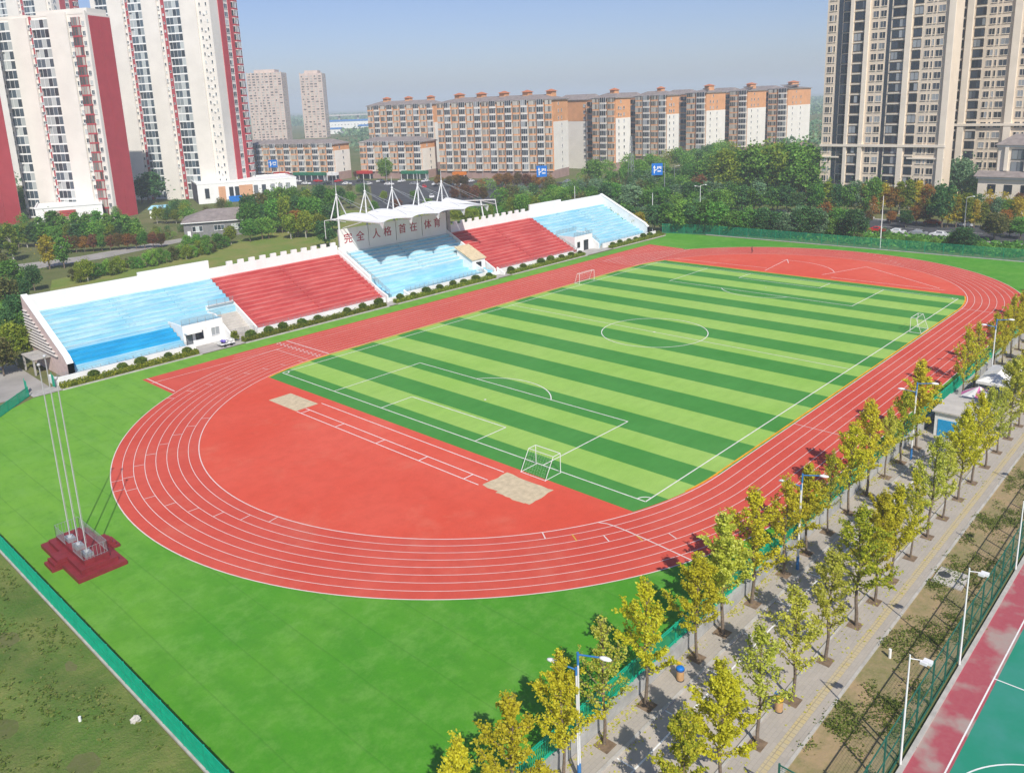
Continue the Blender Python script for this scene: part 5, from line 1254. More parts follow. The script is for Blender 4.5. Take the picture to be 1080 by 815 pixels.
# link beam and low villa before the second tower
v = thing('villa', 'low beige classical villa with grey roofs before the right beige tower', 'villa', (178,-5,0), -pi/2)
mb = MB(); mb.box(4,2,0,40,14,20.2); mb.box(0,-2,0,40,2,10.6); mb.build('wall', 'tower_beige_light', v, local=True)
mb = MB(); mb.box(3.6,1.6,20.2,40.4,14.4,20.9); mb.build('cornice', 'white_stained', v, local=True)
mb = MB(); mb.box(-.5,-2.6,10.6,40,2.0,11.3); mb.build('cornice', 'white_stained', v, local=True)
mb = MB(); mb.prism([(3,1,20.9),(3,14.6,20.9),(7,8,24)], (34,0,0)); mb.build('roof', 'roof_grey', v, local=True); mb = MB(); mb.prism([(-1.2,-3.2,11.3),(-1.2,1.99,11.3),(-1.2,1.99,12.8)], (42,0,0)); mb.build('roof', 'roof_grey', v, local=True)
wm1 = win_mesh(3.4, 3.0, 2, 'dark_metal', 'glass_dark'); wm2 = win_mesh(2.2, 2.6, 2, 'dark_metal', 'glass_dark')
place('window', wm1, v, [(9.5+k*5.6, 2, 14.2) for k in range(5)]+[(9.5+k*5.6, 2, 18.0) for k in range(5)]); place('window', wm2, v, [(4+k*4.6, -2, 7.6) for k in range(7)]+[(4+k*4.6, -2, 3.2) for k in range(7)])
for k in range(7): mb = MB(); mb.box(6.0+k*5.6,1.2,12.9,7.0+k*5.6,2.0,20.2); mb.build('pilaster', 'tower_beige_light', v, local=True)

def roof_prism(mb, x0, x1, y0, y1, z, h, hip, m=0):
    ym = (y0+y1)/2; a = [(x0,y0,z),(x1,y0,z),(x1,y1,z),(x0,y1,z),(x0+hip,ym,z+h),(x1-hip,ym,z+h)]
    mb.add(a, [(0,1,5,4),(2,3,4,5),(1,2,5),(3,0,4),(3,2,1,0)], m)
def apt_block(label, loc, rz, W, D, nf, fh, gable='white', rec=0, group='orange and cream apartment blocks', top=3, lift=0, bw=4.6, far=False, deep=0):
    """front towards -y with balcony bays, gable end at +x"""
    H_ = nf*fh+lift
    root = thing('apartment_block', label, 'apartment block', loc, rz, group)
    mb = MB(); mb.box(0,0,0,W,D,H_)
    mb.build('wall', 'apt_orange', root, local=True)
    if rec:
        mb = MB(); mb.box(-rec, 5, 0, -.003, D, H_-.6); mb.box(-rec, 4.93, H_-3.4*fh, -.003, 4.995, H_-.61, 1); mb.box(-rec-.3,4.6,H_-.6,-.62,D+.3,H_-.2); roof_prism(mb, -rec-.5, -.85, 4.2, D+.5, H_-.19, 3.0, 4.0, 2); mb.build('side_wing', ['apt_cream','apt_orange','roof_grey'], root, local=True)
    zt = H_-top*fh if top else H_-2.5
    mb = MB(); mb.box(W+.003,.02,4.5,W+.10,D-.02,zt)
    mb.build('gable_panel', 'apt_cream', root, local=True)
    mb = MB(); mb.box(W+.003,.0,0,W+.14,D,4.5); mb.box(-.02,-.14,0,W+.14,-.003,4.0); mb.build('stone_base', 'apt_stone', root, local=True)
    mb = MB(); mb.box(-.6,-.9,H_,W+.7,D+.6,H_+.35); mb.build('cornice', 'apt_pale', root, local=True)
    mb = MB(); roof_prism(mb, -.8, W+.9, -1.1, D+.8, H_+.36, 2.6, D*.45); rf = mb.build('roof', 'roof_grey', root, local=True)
    n_ = max(1, int(W/13))
    for k in range(n_ if top > 1 else 0):
        mbx = MB(); x = W*(k+.6)/n_; mbx.box(x-1.6, D*.42, H_+1.5, x+1.6, D*.70, H_+4.4, 1); roof_prism(mbx, x-2.1, x+2.1, D*.36, D*.76, H_+4.4, 1.1, 1.6, 0); mbx.build('dormer', ['roof_tile','apt_orange'], rf, local=True)
    nb = max(2, int(W/bw)); cw = W/nb; lim = max(8, 92//max(1, nb))
    bmA = balcony_mesh(cw*.80, fh, 4, 'apt_pale', 'glass_warm', 'apt_orange', 0, .9); bmB = balcony_mesh(cw*.80, fh, 3, 'white_paint', 'glass_dark', 'apt_pale', 0, 1.1)
    for i in range(nb):
        xc = (i+.5)*cw; pale = i % 2 == 1
        if pale:
            mbx = MB(); mbx.box(xc-cw*.46, -.06, 4.1, xc+cw*.46, -.004, zt); mbx.build('pale_panel', 'apt_pale', root, local=True)
            place('balcony', bmB, root, [(xc, -.06, 4.1+lift+(j-1)*fh) for j in range(1, nf)], lim)
        else: place('balcony', bmA, root, [(xc, 0, 4.1+lift+(j-1)*fh) for j in range(1, nf)], lim)
    gw = win_mesh(1.0, 1.5, 1, 'white_metal', 'glass_dark')
    place('window', gw, root, [(W+.10, D*.55, 5.6+lift+(j-1)*fh, pi/2) for j in range(1, nf-1)]+[(W+.003, D*.35, zt+fh*(j+.5), pi/2) for j in range(top)]+([(W+.10, D*.2, 5.6+lift+(j-1)*fh, pi/2) for j in range(1, nf-1)] if deep else []), 40)
    if rec:
        rb = balcony_mesh(6.0, fh, 2, 'apt_pale', 'glass_dark', 'apt_orange', 1, 1.2); place('balcony', rb, root, [(-4.2, 4.93, 2+j*fh) for j in range(1, nf-1)], 14)
        rw = win_mesh(1.5, 1.7, 2, 'white_metal', 'glass_dark'); place('window', rw, root, [(-9.5, 4.93, 3.6+j*fh) for j in range(1, nf-1)], 14)
    return root
RF = atan2(-.954, .3)
def lo(c, L, d=(.3,-.954)): return (c[0]-d[0]*L, c[1]-d[1]*L, 0)
apt_block('long orange and cream apartment block with regular balcony bays behind the stand roof', lo((209.7,199.6),67.8), RF, 67.8, 20, 11, 3.60, bw=4.5)
for c, wf, dg_, rc, nf, fh_, tx in (((259.5,197.1),15.9,14.0,30,11,3.56,'first of the receding row right of the long block'),((311.2,197.4),22.6,13.0,27,11,3.58,'second of the receding row right of the long block'),((358.3,198.6),14.6,24,22,11,3.64,'third of the receding row, with an orange topped white gable'),((397.6,190.7),13.3,25.7,22,11,3.66,'fourth of the receding row, next to the last'),((436.9,181.3),14.7,36,24,11,3.7,'last of the receding row, beside the beige tower')):
    apt_block('orange and white apartment block, '+tx, (c[0],c[1]+wf,0), -pi/2, wf, dg_, nf, fh_, rec=rc, deep=1, bw=5)
apt_block('low orange five-storey block with white gable above the shops, left of its twin', lo((157,316.1),61.4), RF, 61.4, 14.2, 6, 3.3, top=1, group='low orange blocks above the shops', bw=5)
apt_block('low orange five-storey block with white gable above the shops, right of its twin', lo((183,271.3),41.2), RF, 41.2, 15.4, 6, 3.3, top=1, group='low orange blocks above the shops', bw=4.6)
apt_block('orange and cream high block rising behind the right low block', lo((229.6,312.2),49), RF, 49, 15, 11, 3.6, bw=4.9)
apt_block('grey-roofed orange block just right of the tall red-edged tower', lo((142,384),32), RF, 40, 13, 6, 3.3, top=1, group='low orange blocks above the shops', bw=5)
# shops at the foot of the low blocks
def shop(label, c, L, mtl, h=3.6):
    root = thing('shop_canopy', label, 'shop front', lo(c, L), RF, 'shop fronts on the shopping street')
    mb = MB(); mb.box(0,-3.2,3.0,L,-.2,h+1.0); mb.build('sign_board', mtl, root, local=True)
    mb = MB(); mb.box(0,-.6,0,L,-.15,3.0); mb.build('glazing', 'glass_dark', root, local=True)
    for k in range(int(L/4)+1): mb = MB(); mb.box(k*L/int(L/4)-.12,-3.1,0,k*L/int(L/4)+.12,-2.8,3.0); mb.build('post', 'white_metal', root, local=True)
for lab, c, L, mtl in (('green shop fascia below the left low block', (155,322),22,'green_sign'),('red shop fascia left of the green one', (147,347),10,'red_sign'),('white shop front at the right end of the left low block',(157.5,314),6,'white_paint'),('red-orange shop fascia below the right low block',(172,302),9,'red_sign'),('green shop fascia at the right end of the right low block',(184,268),16,'green_sign'),('bright orange shop box before the long orange block',(186,240),7,'orange_sign')): shop(lab, c, L, mtl)
# distant pair of towers, sheds, viaduct
for c, W, D, H_, tx in (((453,918),44,28,86,'broader one on the left'),((528,912),29,26,85,'slimmer one on the right')):
    rz = atan2(-.72,.69); root = thing('distant_tower', 'pinkish high-rise far off in the haze, '+tx, 'tower', (c[0],c[1],0), rz, 'distant pair of high-rises')
    mb = MB(); mb.box(0,0,0,W,D,H_); mb.box(W*.2,3,H_,W*.8,D-3,H_+4); mb.build('wall', 'far_tower', root, local=True)
    nb = int(W/5.5); cw = W/nb; wmx = win_mesh(cw*.62, 1.9, 2, 'far_tower', 'glass_warm', sill=False)
    for i in range(nb+1): mb = MB(); mb.box(i*cw-.5,-1.0,0,i*cw+.5,.01,H_+1); mb.build('pillar', 'far_tower', root, local=True)
    place('window', wmx, root, [((i+.5)*cw, 0, 2+j*3.3) for i in range(nb) for j in range(int(H_/3.3))]+[(W, 3+5*i, 2+j*3.3, pi/2) for i in range(4) for j in range(int(H_/3.3))], 100)
def shed(label, a, b_, dp, h, roof, wall, slope=2.2):
    a, b_ = Vector((a[0],a[1],0)), Vector((b_[0],b_[1],0)); L = (b_-a).length; rz = atan2((b_-a).y, (b_-a).x)
    root = thing('shed', label, 'building', tuple(a), rz)
    mb = MB(); mb.box(0,0,0,L,dp,h); mb.build('wall', wall, root, local=True)
    mb = MB(); roof_prism(mb, -.5, L+.5, -.6, dp+.6, h+.01, slope, .5); mb.build('roof', roof, root, local=True)
    wn = win_mesh(2.4, 1.4, 2); place('window', wn, root, [((k+.5)*L/max(1,int(L/6)), 0, h*.55) for k in range(int(L/6))], 40)
    return root
shed('long white factory hall with a blue roof far off beyond the low blocks', (790,1292), (875,1203), 40, 13, 'roof_blue', 'white_stained', 3)
shed('far blue-roofed hall left of and before the long white one', (612,1035), (648,998), 34, 7, 'roof_blue', 'white_stained')
shed('far blue-roofed hall right of and before the long white one', (712,1042), (742,1010), 34, 8.5, 'roof_blue', 'white_stained')
shed('blue-roofed hall glimpsed beside the tall red-edged tower', (430,1060), (478,1010), 30, 7, 'roof_blue', 'grey_wall')
vd = thing('viaduct', 'long pale viaduct on piers crossing the hazy distance', 'bridge', (900,1300,0))
a, b_ = Vector((860,1330,24)), Vector((1180,960,24)); mb = MB(); mb.bar(a, b_, 12, 2.5); mb.build('deck', 'concrete_light', vd)
for k in range(13):
    p = a.lerp(b_, (k+.5)/13); mb = MB(); mb.box(p.x-1.6,p.y-1.6,0,p.x+1.6,p.y+1.6,22.7); mb.build('pier', 'concrete_light', vd)
# low buildings between towers and stand
r_ = thing('low_annex', 'white flat-roofed annex with peach panels and a dark end below the tall tower', 'building', (56.7,279.4,0), atan2(-.36,.93))
mb = MB(); mb.box(0,0,0,44,26,8.6); mb.build('wall', 'white_stained', r_, local=True)
mb = MB(); mb.box(-.15,-.1,8.6,44.15,.3,9.2); mb.box(-.15,25.8,8.6,44.15,26.1,9.2); mb.box(-.15,.31,8.6,.2,25.79,9.2); mb.box(43.8,.31,8.6,44.15,25.79,9.2); mb.build('parapet', 'white_paint', r_, local=True)
mb = MB(); mb.box(-.12,.02,0,-.003,25.9,8.4); mb.build('dark_panel', 'purple_grey', r_, local=True)
mb = MB(); mb.box(9,-.12,0,12,-.003,7.2); mb.box(18,-.12,0,24,-.003,7.2); mb.build('peach_panel', 'peach', r_, local=True)
wn = win_mesh(1.8, 4.2, 1, 'dark_metal', 'glass_dark'); place('window', wn, r_, [(x, 0, 4.6) for x in (4,14.5,17,25.4,29,33,36.5,40)])
mb = MB(); mb.box(13,-1.2,.0,19,-.4,2.6); mb.build('blue_board', 'blue_sign', r_, local=True)
r_ = thing('grey_house', 'long single-storey grey house with a dark hipped roof and white windows', 'house', (4.8,186,0), atan2(-.954+.5,.9))
L_ = 34
r_.rotation_euler = (0,0,0); WM[r_.name] = Matrix.Translation(Vector((4.8,186,0)))
J0, J1, J2 = Vector((1.5,205)), Vector((4.6,185.5)), Vector((28,172))
ux = (J2-J1).normalized(); rz = atan2(ux.y, ux.x); r_.location = (J1.x,J1.y,0); r_.rotation_euler = (0,0,rz); WM[r_.name] = Matrix.Translation(Vector((J1.x,J1.y,0))) @ Matrix.Rotation(rz,4,'Z')
mb = MB(); mb.box(0,0,0,38,17,4.9); mb.build('wall', 'grey_wall', r_, local=True)
mb = MB(); mb.box(-.7,-.8,4.9,38.7,17.8,5.2); mb.build('eaves', 'white_paint', r_, local=True)
mb = MB(); roof_prism(mb, -.75,38.75,-.85,17.85,5.21,3.1,8); mb.build('roof', 'roof_grey', r_, local=True)
wn = win_mesh(3.2, 1.7, 3); place('window', wn, r_, [(x, 0, 2.9) for x in (4.2,11,16.5,21.5,27,33)])
mb = MB(); mb.box(1.0,-.1,0,2.0,-.003,2.3); mb.build('door', 'white_paint', r_, local=True)
r_ = thing('white_house', 'flat-roofed white box building with a red striped sign before the nearest red tower', 'building', (-13.5,268.5,0), atan2(-.2,.98)); rz = atan2(5,20)
r_.rotation_euler = (0,0,-.35); WM[r_.name] = Matrix.Translation(Vector((-13.5,268.5,0))) @ Matrix.Rotation(-.35,4,'Z')
mb = MB(); mb.box(0,0,0,23,24,6.8); mb.build('wall', 'white_paint', r_, local=True)
mb = MB(); mb.box(-.2,-.2,6.8,23.2,.2,7.4); mb.box(-.2,.21,6.8,.2,24.2,7.4); mb.box(22.8,.21,6.8,23.2,24.2,7.4); mb.build('parapet', 'white_paint', r_, local=True)
mb = MB(); mb.box(3,-.14,.2,13,-.004,5.6); mb.build('shutter', 'apt_stone', r_, local=True)
mb = MB()
for k in range(4): mb.box(8,-.3,3.4+k*.6,13.6,-.15,3.75+k*.6)
mb.build('sign', 'red_sign', r_, local=True)
mb = MB(); mb.box(0,0,0,20,14,9.6)
solo(mb, 'storage_hall', 'steel_grey', 'pale grey metal hall cut by the left picture edge behind the trees', 'building', None, None).location = (-48,262,0)
k_ = thing('kiosk', 'small kiosk with a light blue stepped roof at the foot of the nearest red tower', 'kiosk', (22,251,0), -.5)
mb = MB(); mb.box(0,0,0,7.5,5,3.6); mb.build('wall', 'white_paint', k_, local=True)
mb = MB(); roof_prism(mb, -.6,8.1,-.6,5.6,3.6,1.2,1.5); mb.build('roof', 'paint_blue_sky', k_, local=True)

# ------------------------------------------------------------------ vehicles
def car_meshes():
    prof = [(-2.15,.38),(-2.2,.75),(-2.05,.92),(-1.55,1.0),(-1.0,1.42),(.55,1.45),(1.25,.98),(2.0,.86),(2.2,.62),(2.2,.36)]
    body = MB(); n = len(prof)
    def wd(z): return .86 if z < 1.05 else .86-.30*(z-1.05)/.4
    L = [(x,-wd(z),z) for x, z in prof]; Rr = [(x,wd(z),z) for x, z in prof]
    body.add(L+Rr, [tuple(range(n)), tuple(range(n,2*n))[::-1]]+[(i,n+i,n+(i+1)%n,(i+1)%n) for i in range(n)], 0)
    gl = MB()
    for s in (-1,1):
        gl.quad((-.95,s*.80,1.08),(.55,s*.80,1.08),(.42,s*.66,1.38),(-.80,s*.66,1.38)); 
    gl.quad((.66,-.62,1.41),(.66,.62,1.41),(1.24,.74,1.01),(1.24,-.74,1.01)); gl.quad((-1.08,-.62,1.38),(-1.08,.62,1.38),(-1.56,.72,1.03),(-1.56,-.72,1.03))
    gl.v = [(x*1.004+(.012 if x > .6 else -.012 if x < -1.0 else 0), y*1.012+(.03 if abs(y) > .64 and abs(x) < 1 else 0)*(1 if y > 0 else -1), z+.012) for x, y, z in gl.v]
    wh = MB(); wh.tube((0,-.11,0),(0,.11,0),.33,n=14); wh.tube((0,-.115,0),(0,.115,0),.19,n=10,m=1)
    return body, gl.mesh('window', [MATS['glass_dark']]), wh.mesh('wheel', [MATS['tyre'], MATS['steel_grey']])
CB, CG, CW = car_meshes(); CM = {c: CB.mesh('body', [MATS['car_'+c]]) for c in ('white','silver','black','red','blue')}
def car(x, y, rz, col, label, group, s=1.0, z=0.0):
    r = thing('parked_car', label, 'car', (x,y,z), rz, group); r.scale = (s,s,s)
    child('body', CM[col], r); child('window', CG, r)
    for wx in (-1.38,1.36):
        for wy in (-.78,.78): child('wheel', CW, r, (wx,wy,.33))
for x, y, c, tx in ((122.6,6.6,'red','red car, leftmost of those parked behind the far green fence'),(121.9,.9,'white','white car next to the red one behind the far green fence'),(122.4,-4.6,'silver','silver car, third from the red one behind the far green fence'),(122.6,-10.0,'white','white car, rightmost of those parked behind the far green fence'),(123,24,'silver','silver car half hidden behind the trees left of the red one'),(123,31,'white','white car half hidden in the trees well left of the red one')): car(x, y, 1.57, c, tx, 'cars parked behind the far green fence', 1.1)
R = random.Random(12)
for k in range(9): 
    c = R.choice(['white','silver','white','black','red']); car(143.5, 46-k*9.5+R.uniform(-1,1), 1.57, c, c+' car, '+ORD[k]+' from the left along the tower side of the asphalt road', 'cars along the tower side of the road', 1.1)
cnt = {}
for k in range(34):
    t = k/33; row = k % 2
    x, y = 132+78*t, 330-205*t
    d = (.3,-.954); x += (-6 if row else 9); c = R.choice(['white','white','silver','black','white','red','blue'])
    cnt[c] = cnt.get(c, 0)+1
    car(x+R.uniform(-1,1), y, RF + (pi/2 if R.random() < .7 else 0), c, c+' car parked in the busy street before the shops', c+' cars parked before the shops', 1.15)
for x, y, c, tx in ((150,233,'red','red car standing alone on the asphalt before the tree-topped shops'),(160,224,'black','black car on the asphalt left of the last roof mast'),(122,196,'white','white car at the kerb below the second roof mast'),(104,178,'white','white van-like car just above the roof membrane'),(-26,204,'white','white car parked by the grey path behind the stand'),(-70,205,'black','dark car in the shade by the grey path')): car(x, y, .9, c, tx, None, 1.2)

# ------------------------------------------------------------------ lamps, poles, signs
def lamp(x, y, z, h, label):
    r = thing('street_lamp', label, 'street lamp', (x,y,z), 0, 'double-armed street lamps along the avenue')
    mb = MB(); mb.tube((0,0,0),(0,0,1.3),.14,.13,10); mb.build('pole_base', 'blue_steel', r, local=True)
    mb = MB(); mb.tube((-.09,0,1.3),(-.09,0,h-.9),.065,n=8); mb.tube((.09,0,1.3),(.09,0,h),.065,n=8); mb.build('pole', 'pole_white', r, local=True)
    mb = MB(); mb.tube((.09,0,h-.7),(.09,0,h+.15),.08,n=8); mb.tube((.09,0,h),(.55,-1.35,h+.18),.055,n=6); mb.tube((-.09,0,h-1.3),(-.09,0,h-.8),.08,n=8); mb.tube((-.09,0,h-.95),(-.5,1.15,h-.75),.055,n=6); mb.build('arm', 'blue_steel', r, local=True)
    for sgn, zz in ((1,h+.2),(-1,h-.73)):
        mb = MB(); mb.ball((0,0,0), .42, 0, 10, 6, .3); mb.v = [((.62 if sgn > 0 else -.56)+v[0]*.42+v[1]*-.25*sgn*sgn, (-1.65 if sgn > 0 else 1.42)+v[1]*.95, zz+v[2]) for v in mb.v]; o = mb.build('lamp_head', 'white_metal', r, local=True)
    return r
LX = [-84.3,-53.4,-24.0,9.0,40,71]
for i, x in enumerate(LX): lamp(x, -50.35, LOW+.1, 9.0, 'white street lamp with blue arms, '+ORD[i]+' from the near end beside the bar fence')
def court_lamp(x, y, h, label):
    r = thing('court_lamp', label, 'floodlight', (x,y,LOW), 0, 'white floodlight poles along the court fence')
    mb = MB(); mb.tube((0,0,0),(0,0,h),.075,.05,8); mb.tube((0,0,h-.25),(.35,-.75,h-.25),.03,n=6); mb.build('pole', 'white_paint', r, local=True)
    mb = MB(); mb.box(.25,-1.15,h-.42,.62,-.65,h-.22); mb.box(.05,-.95,h-.40,.22,-.55,h-.22); mb.build('lamp_head', 'white_metal', r, local=True)
for x, h, i in ((-70.2,8.0,0),(-57.9,8.0,1),(-41.6,6.6,2),(-26,7.5,3)): court_lamp(x, -64.7, h, 'thin white floodlight pole, '+ORD[i]+' from the near end of the dark green court fence')
def pole(x, y, h, label, arm=1.6, mtl='steel_grey', n='light_pole', arms=(1,)):
    r = thing(n, label, 'light pole', (x,y,0)); mb = MB(); mb.tube((0,0,0),(0,0,h),.13,.07,8); mb.build('pole', mtl, r, local=True)
    for k, s in enumerate(arms):
        mb = MB(); mb.tube((0,0,h-.1-k*.3),(s*arm*.6,-s*arm*.6,h+.15-k*.3),.05,n=6); mb.ball((s*(arm*.6+.3),-s*(arm*.6+.3),h+.15-k*.3), .38, 0, 8, 5, .35); mb.build('lamp_arm', 'white_metal', r, local=True)
pole(101,50.7,13.5,'pale pole with two floodlights among the dark trees beyond the stand', 1.3, 'white_paint', 'floodlight_pole', (1,-1))
pole(97.9,-3.3,13.4,'slim white pole standing directly behind the far green fence', .2, 'white_paint', 'light_pole', ())
pole(79.4,81.3,14.2,'slim white pole rising behind the far blue terrace', .2, 'white_paint', 'light_pole', ())
pole(92.6,62.0,11.6,'thin white pole beside the far corner of the grandstand', .2, 'white_paint', 'light_pole', ())
for x, y, h, tx in ((177.5,107.8,11.5,'left of three above the dark tree belt'),(185.2,90.8,14,'middle of three above the dark tree belt'),(189,82.4,13,'right of three above the dark tree belt'),(111.2,253.7,17,'dark one in front of the left low block'),(172,214,14,'before the long orange block'),(150,262,13,'at the corner of the right low block'),(97.7,288,15,'beside the left blue road sign'),(122.5,-16,11,'dark one beside the parked cars')): pole(x, y, h, 'tall grey street light, '+tx)
def road_sign(x, y, h, w_, hh, rz, label, seed):
    r = thing('road_sign', label, 'road sign', (x,y,0), rz, 'blue overhead road signs')
    mb = MB(); mb.tube((w_*.5+.8,.1,0),(w_*.5+.8,.1,h),.14,n=8); mb.tube((w_*.5+.8,.1,h-hh*.35),(-w_*.3,.1,h-hh*.35),.08,n=6); mb.tube((w_*.5+.8,.1,h-hh*.75),(-w_*.3,.1,h-hh*.75),.08,n=6); mb.build('post', 'steel_grey', r, local=True)
    mb = MB(); mb.box(-w_/2,-.1,h-hh,w_/2,0,h); p = mb.build('panel', 'blue_sign', r, local=True)
    mb = MB(); R = random.Random(seed)
    mb.box(-w_*.30,-.14,h-hh*.85,-w_*.22,-.103,h-hh*.35); mb.prism([(-w_*.38,-.14,h-hh*.38),(-w_*.14,-.14,h-hh*.38),(-w_*.26,-.14,h-hh*.16)], (0,.037,0)); mb.bar((-w_*.22,-.12,h-hh*.62),(-w_*.05,-.12,h-hh*.5),.037,hh*.08)
    for q in range(3): mb.box(.0+q*w_*.14,-.14,h-hh*(.42 if q % 2 else .5),.0+q*w_*.14+w_*.10,-.103,h-hh*.26)
    mb.box(.02*w_,-.14,h-hh*.72,w_*.36,-.103,h-hh*.62)
    mb.build('arrow_marking', 'line_white', p, local=True)
FZ = atan2(.69,.725)-pi/2
road_sign(125.8,329.5,13.5,4.9,4.1,FZ,'blue road sign at the left end of the shopping street',1)
road_sign(154,159.6,12.3,4.5,4.8,FZ,'blue road sign before the long orange apartment block',2)
road_sign(148.4,97.1,15.2,4.1,4.4,FZ,'blue road sign rising from the dark tree belt',3)
# lattice mast before the second block
r_ = thing('lattice_mast', 'slender steel lattice mast before the first receding orange block', 'mast', (187,136,0))
mb = MB()
for sx_, sy_ in ((-1,-1),(1,-1),(1,1),(-1,1)): mb.tube((187+sx_*1.3,136+sy_*1.3,0),(187+sx_*.25,136+sy_*.25,23),.09,n=5)
for k in range(10):
    z0, z1 = k*2.3, (k+1)*2.3; w0, w1 = 1.3-1.05*z0/23, 1.3-1.05*z1/23
    for sx_, sy_, tx_, ty_ in ((-1,-1,1,-1),(1,-1,1,1),(1,1,-1,1),(-1,1,-1,-1)): mb.tube((187+sx_*w0,136+sy_*w0,z0),(187+tx_*w1,136+ty_*w1,z1),.05,n=4)
mb.build('lattice', 'steel_grey', r_)

# ------------------------------------------------------------------ avenue furniture
def bin_(x, y, lid, label):
    r = thing('litter_bin', label, 'litter bin', (x,y,LOW+.1), 0, 'litter bins on the avenue')
    mb = MB(); mb.tube((0,0,.06),(0,0,.82),.27,.29,14); mb.tube((0,0,0),(0,0,.06),.30,.30,14,1); mb.build('body', ['bin_tan','dark_metal'], r, local=True)
    mb = MB(); mb.tube((0,0,.82),(0,0,.98),.31,.31,14); mb.ball((0,0,.98),.30,0,12,6,.45); mb.tube((0,-.0,.86),(.0,.0,.92),.325,.325,14,1); mb.build('lid', [lid,'dark_metal'], r, local=True)
    mb = MB(); mb.box(.16,.16,.9,.42,.42,1.12); mb.build('ash_box', 'blue_sign' if lid != 'blue_sign' else 'bin_yellow', r, local=True)
bin_(-72.35,-50.15,'blue_sign','tan litter bin with a blue lid by the fence-side kerb'); bin_(-70.7,-56.9,'bin_yellow','tan litter bin with a yellow lid by the tactile strip kerb')
r_ = thing('site_kiosk', 'blue and white kiosk cabin with a pale flat roof among the yellow trees', 'kiosk', (-11.5,-51.6,LOW+.0))
mb = MB(); mb.box(-15.2,-53.4,LOW,-8.6,-50.1,2.0); mb.build('wall', 'canvas_white', r_)
mb = MB(); mb.box(-15.26,-53.0,LOW+.1,-15.203,-50.5,1.1); mb.build('door', 'cyan_panel', r_)
mb = MB(); mb.box(-15.5,-53.7,2.0,-8.3,-49.8,2.18); mb.build('roof', 'concrete_light', r_)
r_ = thing('market_stall', 'stall under a pink and white patterned canopy beside the blue kiosk', 'stall', (-4.3,-52,LOW))
for x in (-6.4,-2.4):
    for y in (-53.6,-50.6): mb = MB(); mb.tube((x,y,LOW),(x,y,1.3),.05); mb.build('post', 'white_metal', r_)
mb = MB(); pk = (-4.4,-52.1,2.5); n_ = 12; R = random.Random(6)
ring = [(-4.4+2.5*cos(2*pi*k/n_)*1.05,-52.1+2.0*sin(2*pi*k/n_),1.35) for k in range(n_)]
for k in range(n_): mb.add([ring[k], ring[(k+1) % n_], pk], [(0,1,2)], k % 3 != 0)
mb.build('canopy', ['canvas_pink','canvas_white'], r_)
mb = MB(); mb.box(-6.2,-53.4,LOW,-2.6,-52.6,LOW+.9); mb.build('counter', 'canvas_white', r_)
r_ = thing('market_stall', 'white-roofed stall tent, farther of the two beyond the blue kiosk', 'stall', (4,-52.5,LOW))
mb = MB(); roof_prism(mb, .0,8.4,-54.6,-50.6,1.7,.9,2.0); mb.box(0.01,-54.6,1.35,8.4,-50.6,1.69); mb.build('canopy', 'canvas_white', r_)
for x in (.3,8.1):
    for y in (-54.3,-50.9): mb = MB(); mb.tube((x,y,LOW),(x,y,1.4),.05); mb.build('post', 'white_metal', r_)
mb = MB(); mb.box(.6,-54.0,LOW,7.8,-51.2,LOW+.95); mb.build('counter', 'blue_steel', r_)

# fallen ginkgo leaves along the wall foot and kerbs
mb = MB(); mb.upb = 6; R = random.Random(14)
for k in range(5200):
    x = R.uniform(-98, 20) if R.random() < .8 else R.uniform(20, 90)
    q = R.random(); y = -48.85-abs(R.gauss(0,.45)) if q < .55 else -50.9-abs(R.gauss(0,.5)) if q < .7 else -56.3+abs(R.gauss(0,.4)) if q < .85 else R.uniform(-58.6,-56.6)
    if sin(x*.7)+sin(x*.23+2)+R.uniform(-1,1) < -.3: continue
    mb.leaf((x, y, LOW+(.125 if y > -50.7 or -58.7 < y < -56.6 else .03)), .13, R)
mb.build('fallen_leaves', 'leaf_ginkgo_pale', kind='stuff')

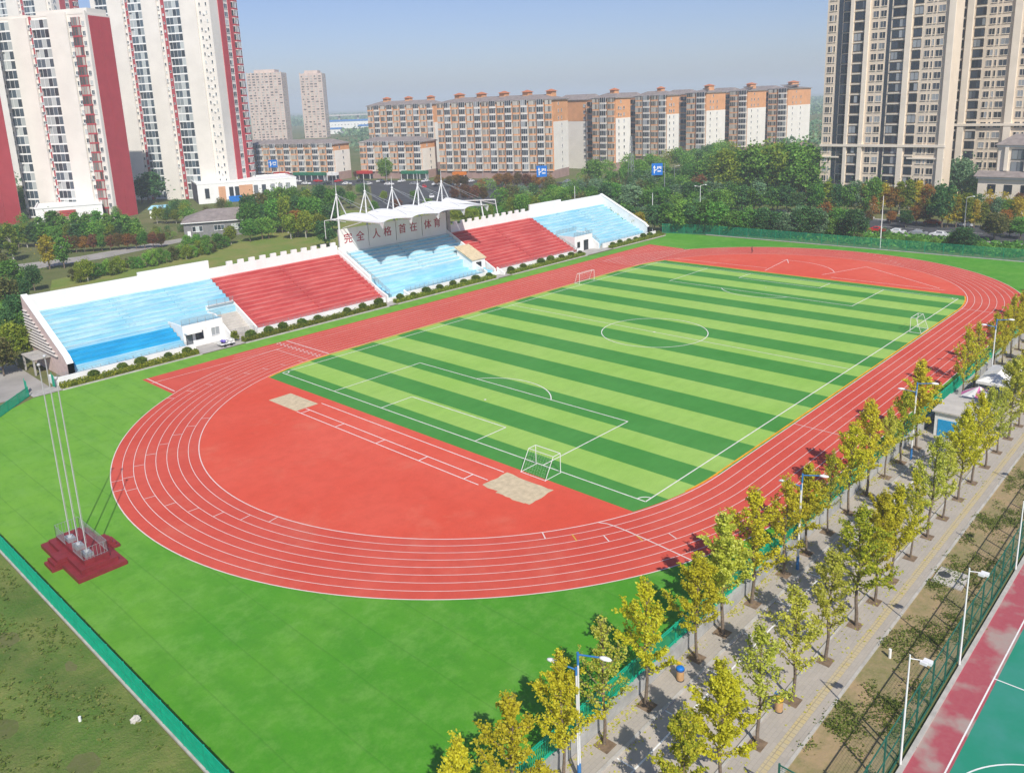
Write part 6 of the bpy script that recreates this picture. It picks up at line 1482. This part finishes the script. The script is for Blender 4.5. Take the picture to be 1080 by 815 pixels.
# ------------------------------------------------------------------ runner on the far bend
def person(loc, rz, label):
    P_ = {'pelvis':(0,0,.95,.15),'waist':(0,0,1.10,.13),'chest':(.03,0,1.35,.165),'neck':(.05,0,1.52,.06),'head':(.08,0,1.63,.10),'top':(.08,0,1.74,.07),
          'hl':(0,.10,.90,.10),'kl':(.28,.11,.58,.065),'al':(.10,.11,.20,.045),'fl':(.24,.11,.14,.04),
          'hr':(0,-.10,.90,.10),'kr':(.02,-.11,.48,.065),'ar':(-.04,-.11,.07,.045),'fr':(.12,-.11,.03,.04),
          'sl':(.03,.20,1.43,.065),'el':(-.14,.26,1.18,.045),'wl':(.06,.24,1.05,.035),'sr':(.03,-.20,1.43,.065),'er':(.10,-.27,1.16,.045),'wr':(.30,-.22,1.22,.035)}
    ks = list(P_); E_ = [('pelvis','waist'),('waist','chest'),('chest','neck'),('neck','head'),('head','top'),('pelvis','hl'),('hl','kl'),('kl','al'),('al','fl'),('pelvis','hr'),('hr','kr'),('kr','ar'),('ar','fr'),('chest','sl'),('sl','el'),('el','wl'),('chest','sr'),('sr','er'),('er','wr')]
    me = bpy.data.meshes.new('body'); me.from_pydata([P_[k][:3] for k in ks], [(ks.index(a), ks.index(b_)) for a, b_ in E_], [])
    o = bpy.data.objects.new('person', me); COL.objects.link(o)
    sk = o.modifiers.new('Skin', 'SKIN'); 
    for i, k in enumerate(ks): me.skin_vertices[0].data[i].radius = (P_[k][3], P_[k][3])
    me.skin_vertices[0].data[0].use_root = True
    o.modifiers.new('Subdivision', 'SUBSURF').levels = 1
    me.materials.append(MATS['cloth_dark'])
    o.location = loc; o.rotation_euler = (0,0,rz); o['label'] = label; o['category'] = 'person'; WM[o.name] = Matrix.Translation(Vector(loc)) @ Matrix.Rotation(rz,4,'Z')
    mb = MB(); mb.ball((.10,0,1.645),.098,0,10,7,1.15); mb.ball((.20,0,1.64),.02); 
    for s in (-1,1): mb.ball((.185,s*.035,1.665),.013,1); mb.ball((.10,s*.10,1.64),.022)
    mb.box(.185,-.03,1.60,.197,.03,1.607,2); mb.build('face', ['skin','hair','glyph_red'], o, local=True)
    mb = MB(); mb.ball((.075,0,1.69),.105,0,10,6,1.0); mb.build('hair', 'hair', o, local=True)
    for s, c in ((1,(.08,.24,1.03)),(-1,(.33,-.215,1.235))):
        mb = MB(); mb.ball(c,.038,0,8,5,1)
        for k in range(4): mb.tube((c[0]+.02,c[1]+(-.024+.016*k),c[2]),(c[0]+.07-.004*abs(k-1.4),c[1]+(-.024+.016*k),c[2]-.025),.009,.007,5)
        mb.tube(c,(c[0]+.03,c[1]-s*.045,c[2]+.02),.010,.008,5); mb.build('hand', 'skin', o, local=True)
    return o
person((75.6,20.6,.02), -1.2, 'lone person in dark clothes running on the far bend of the track')
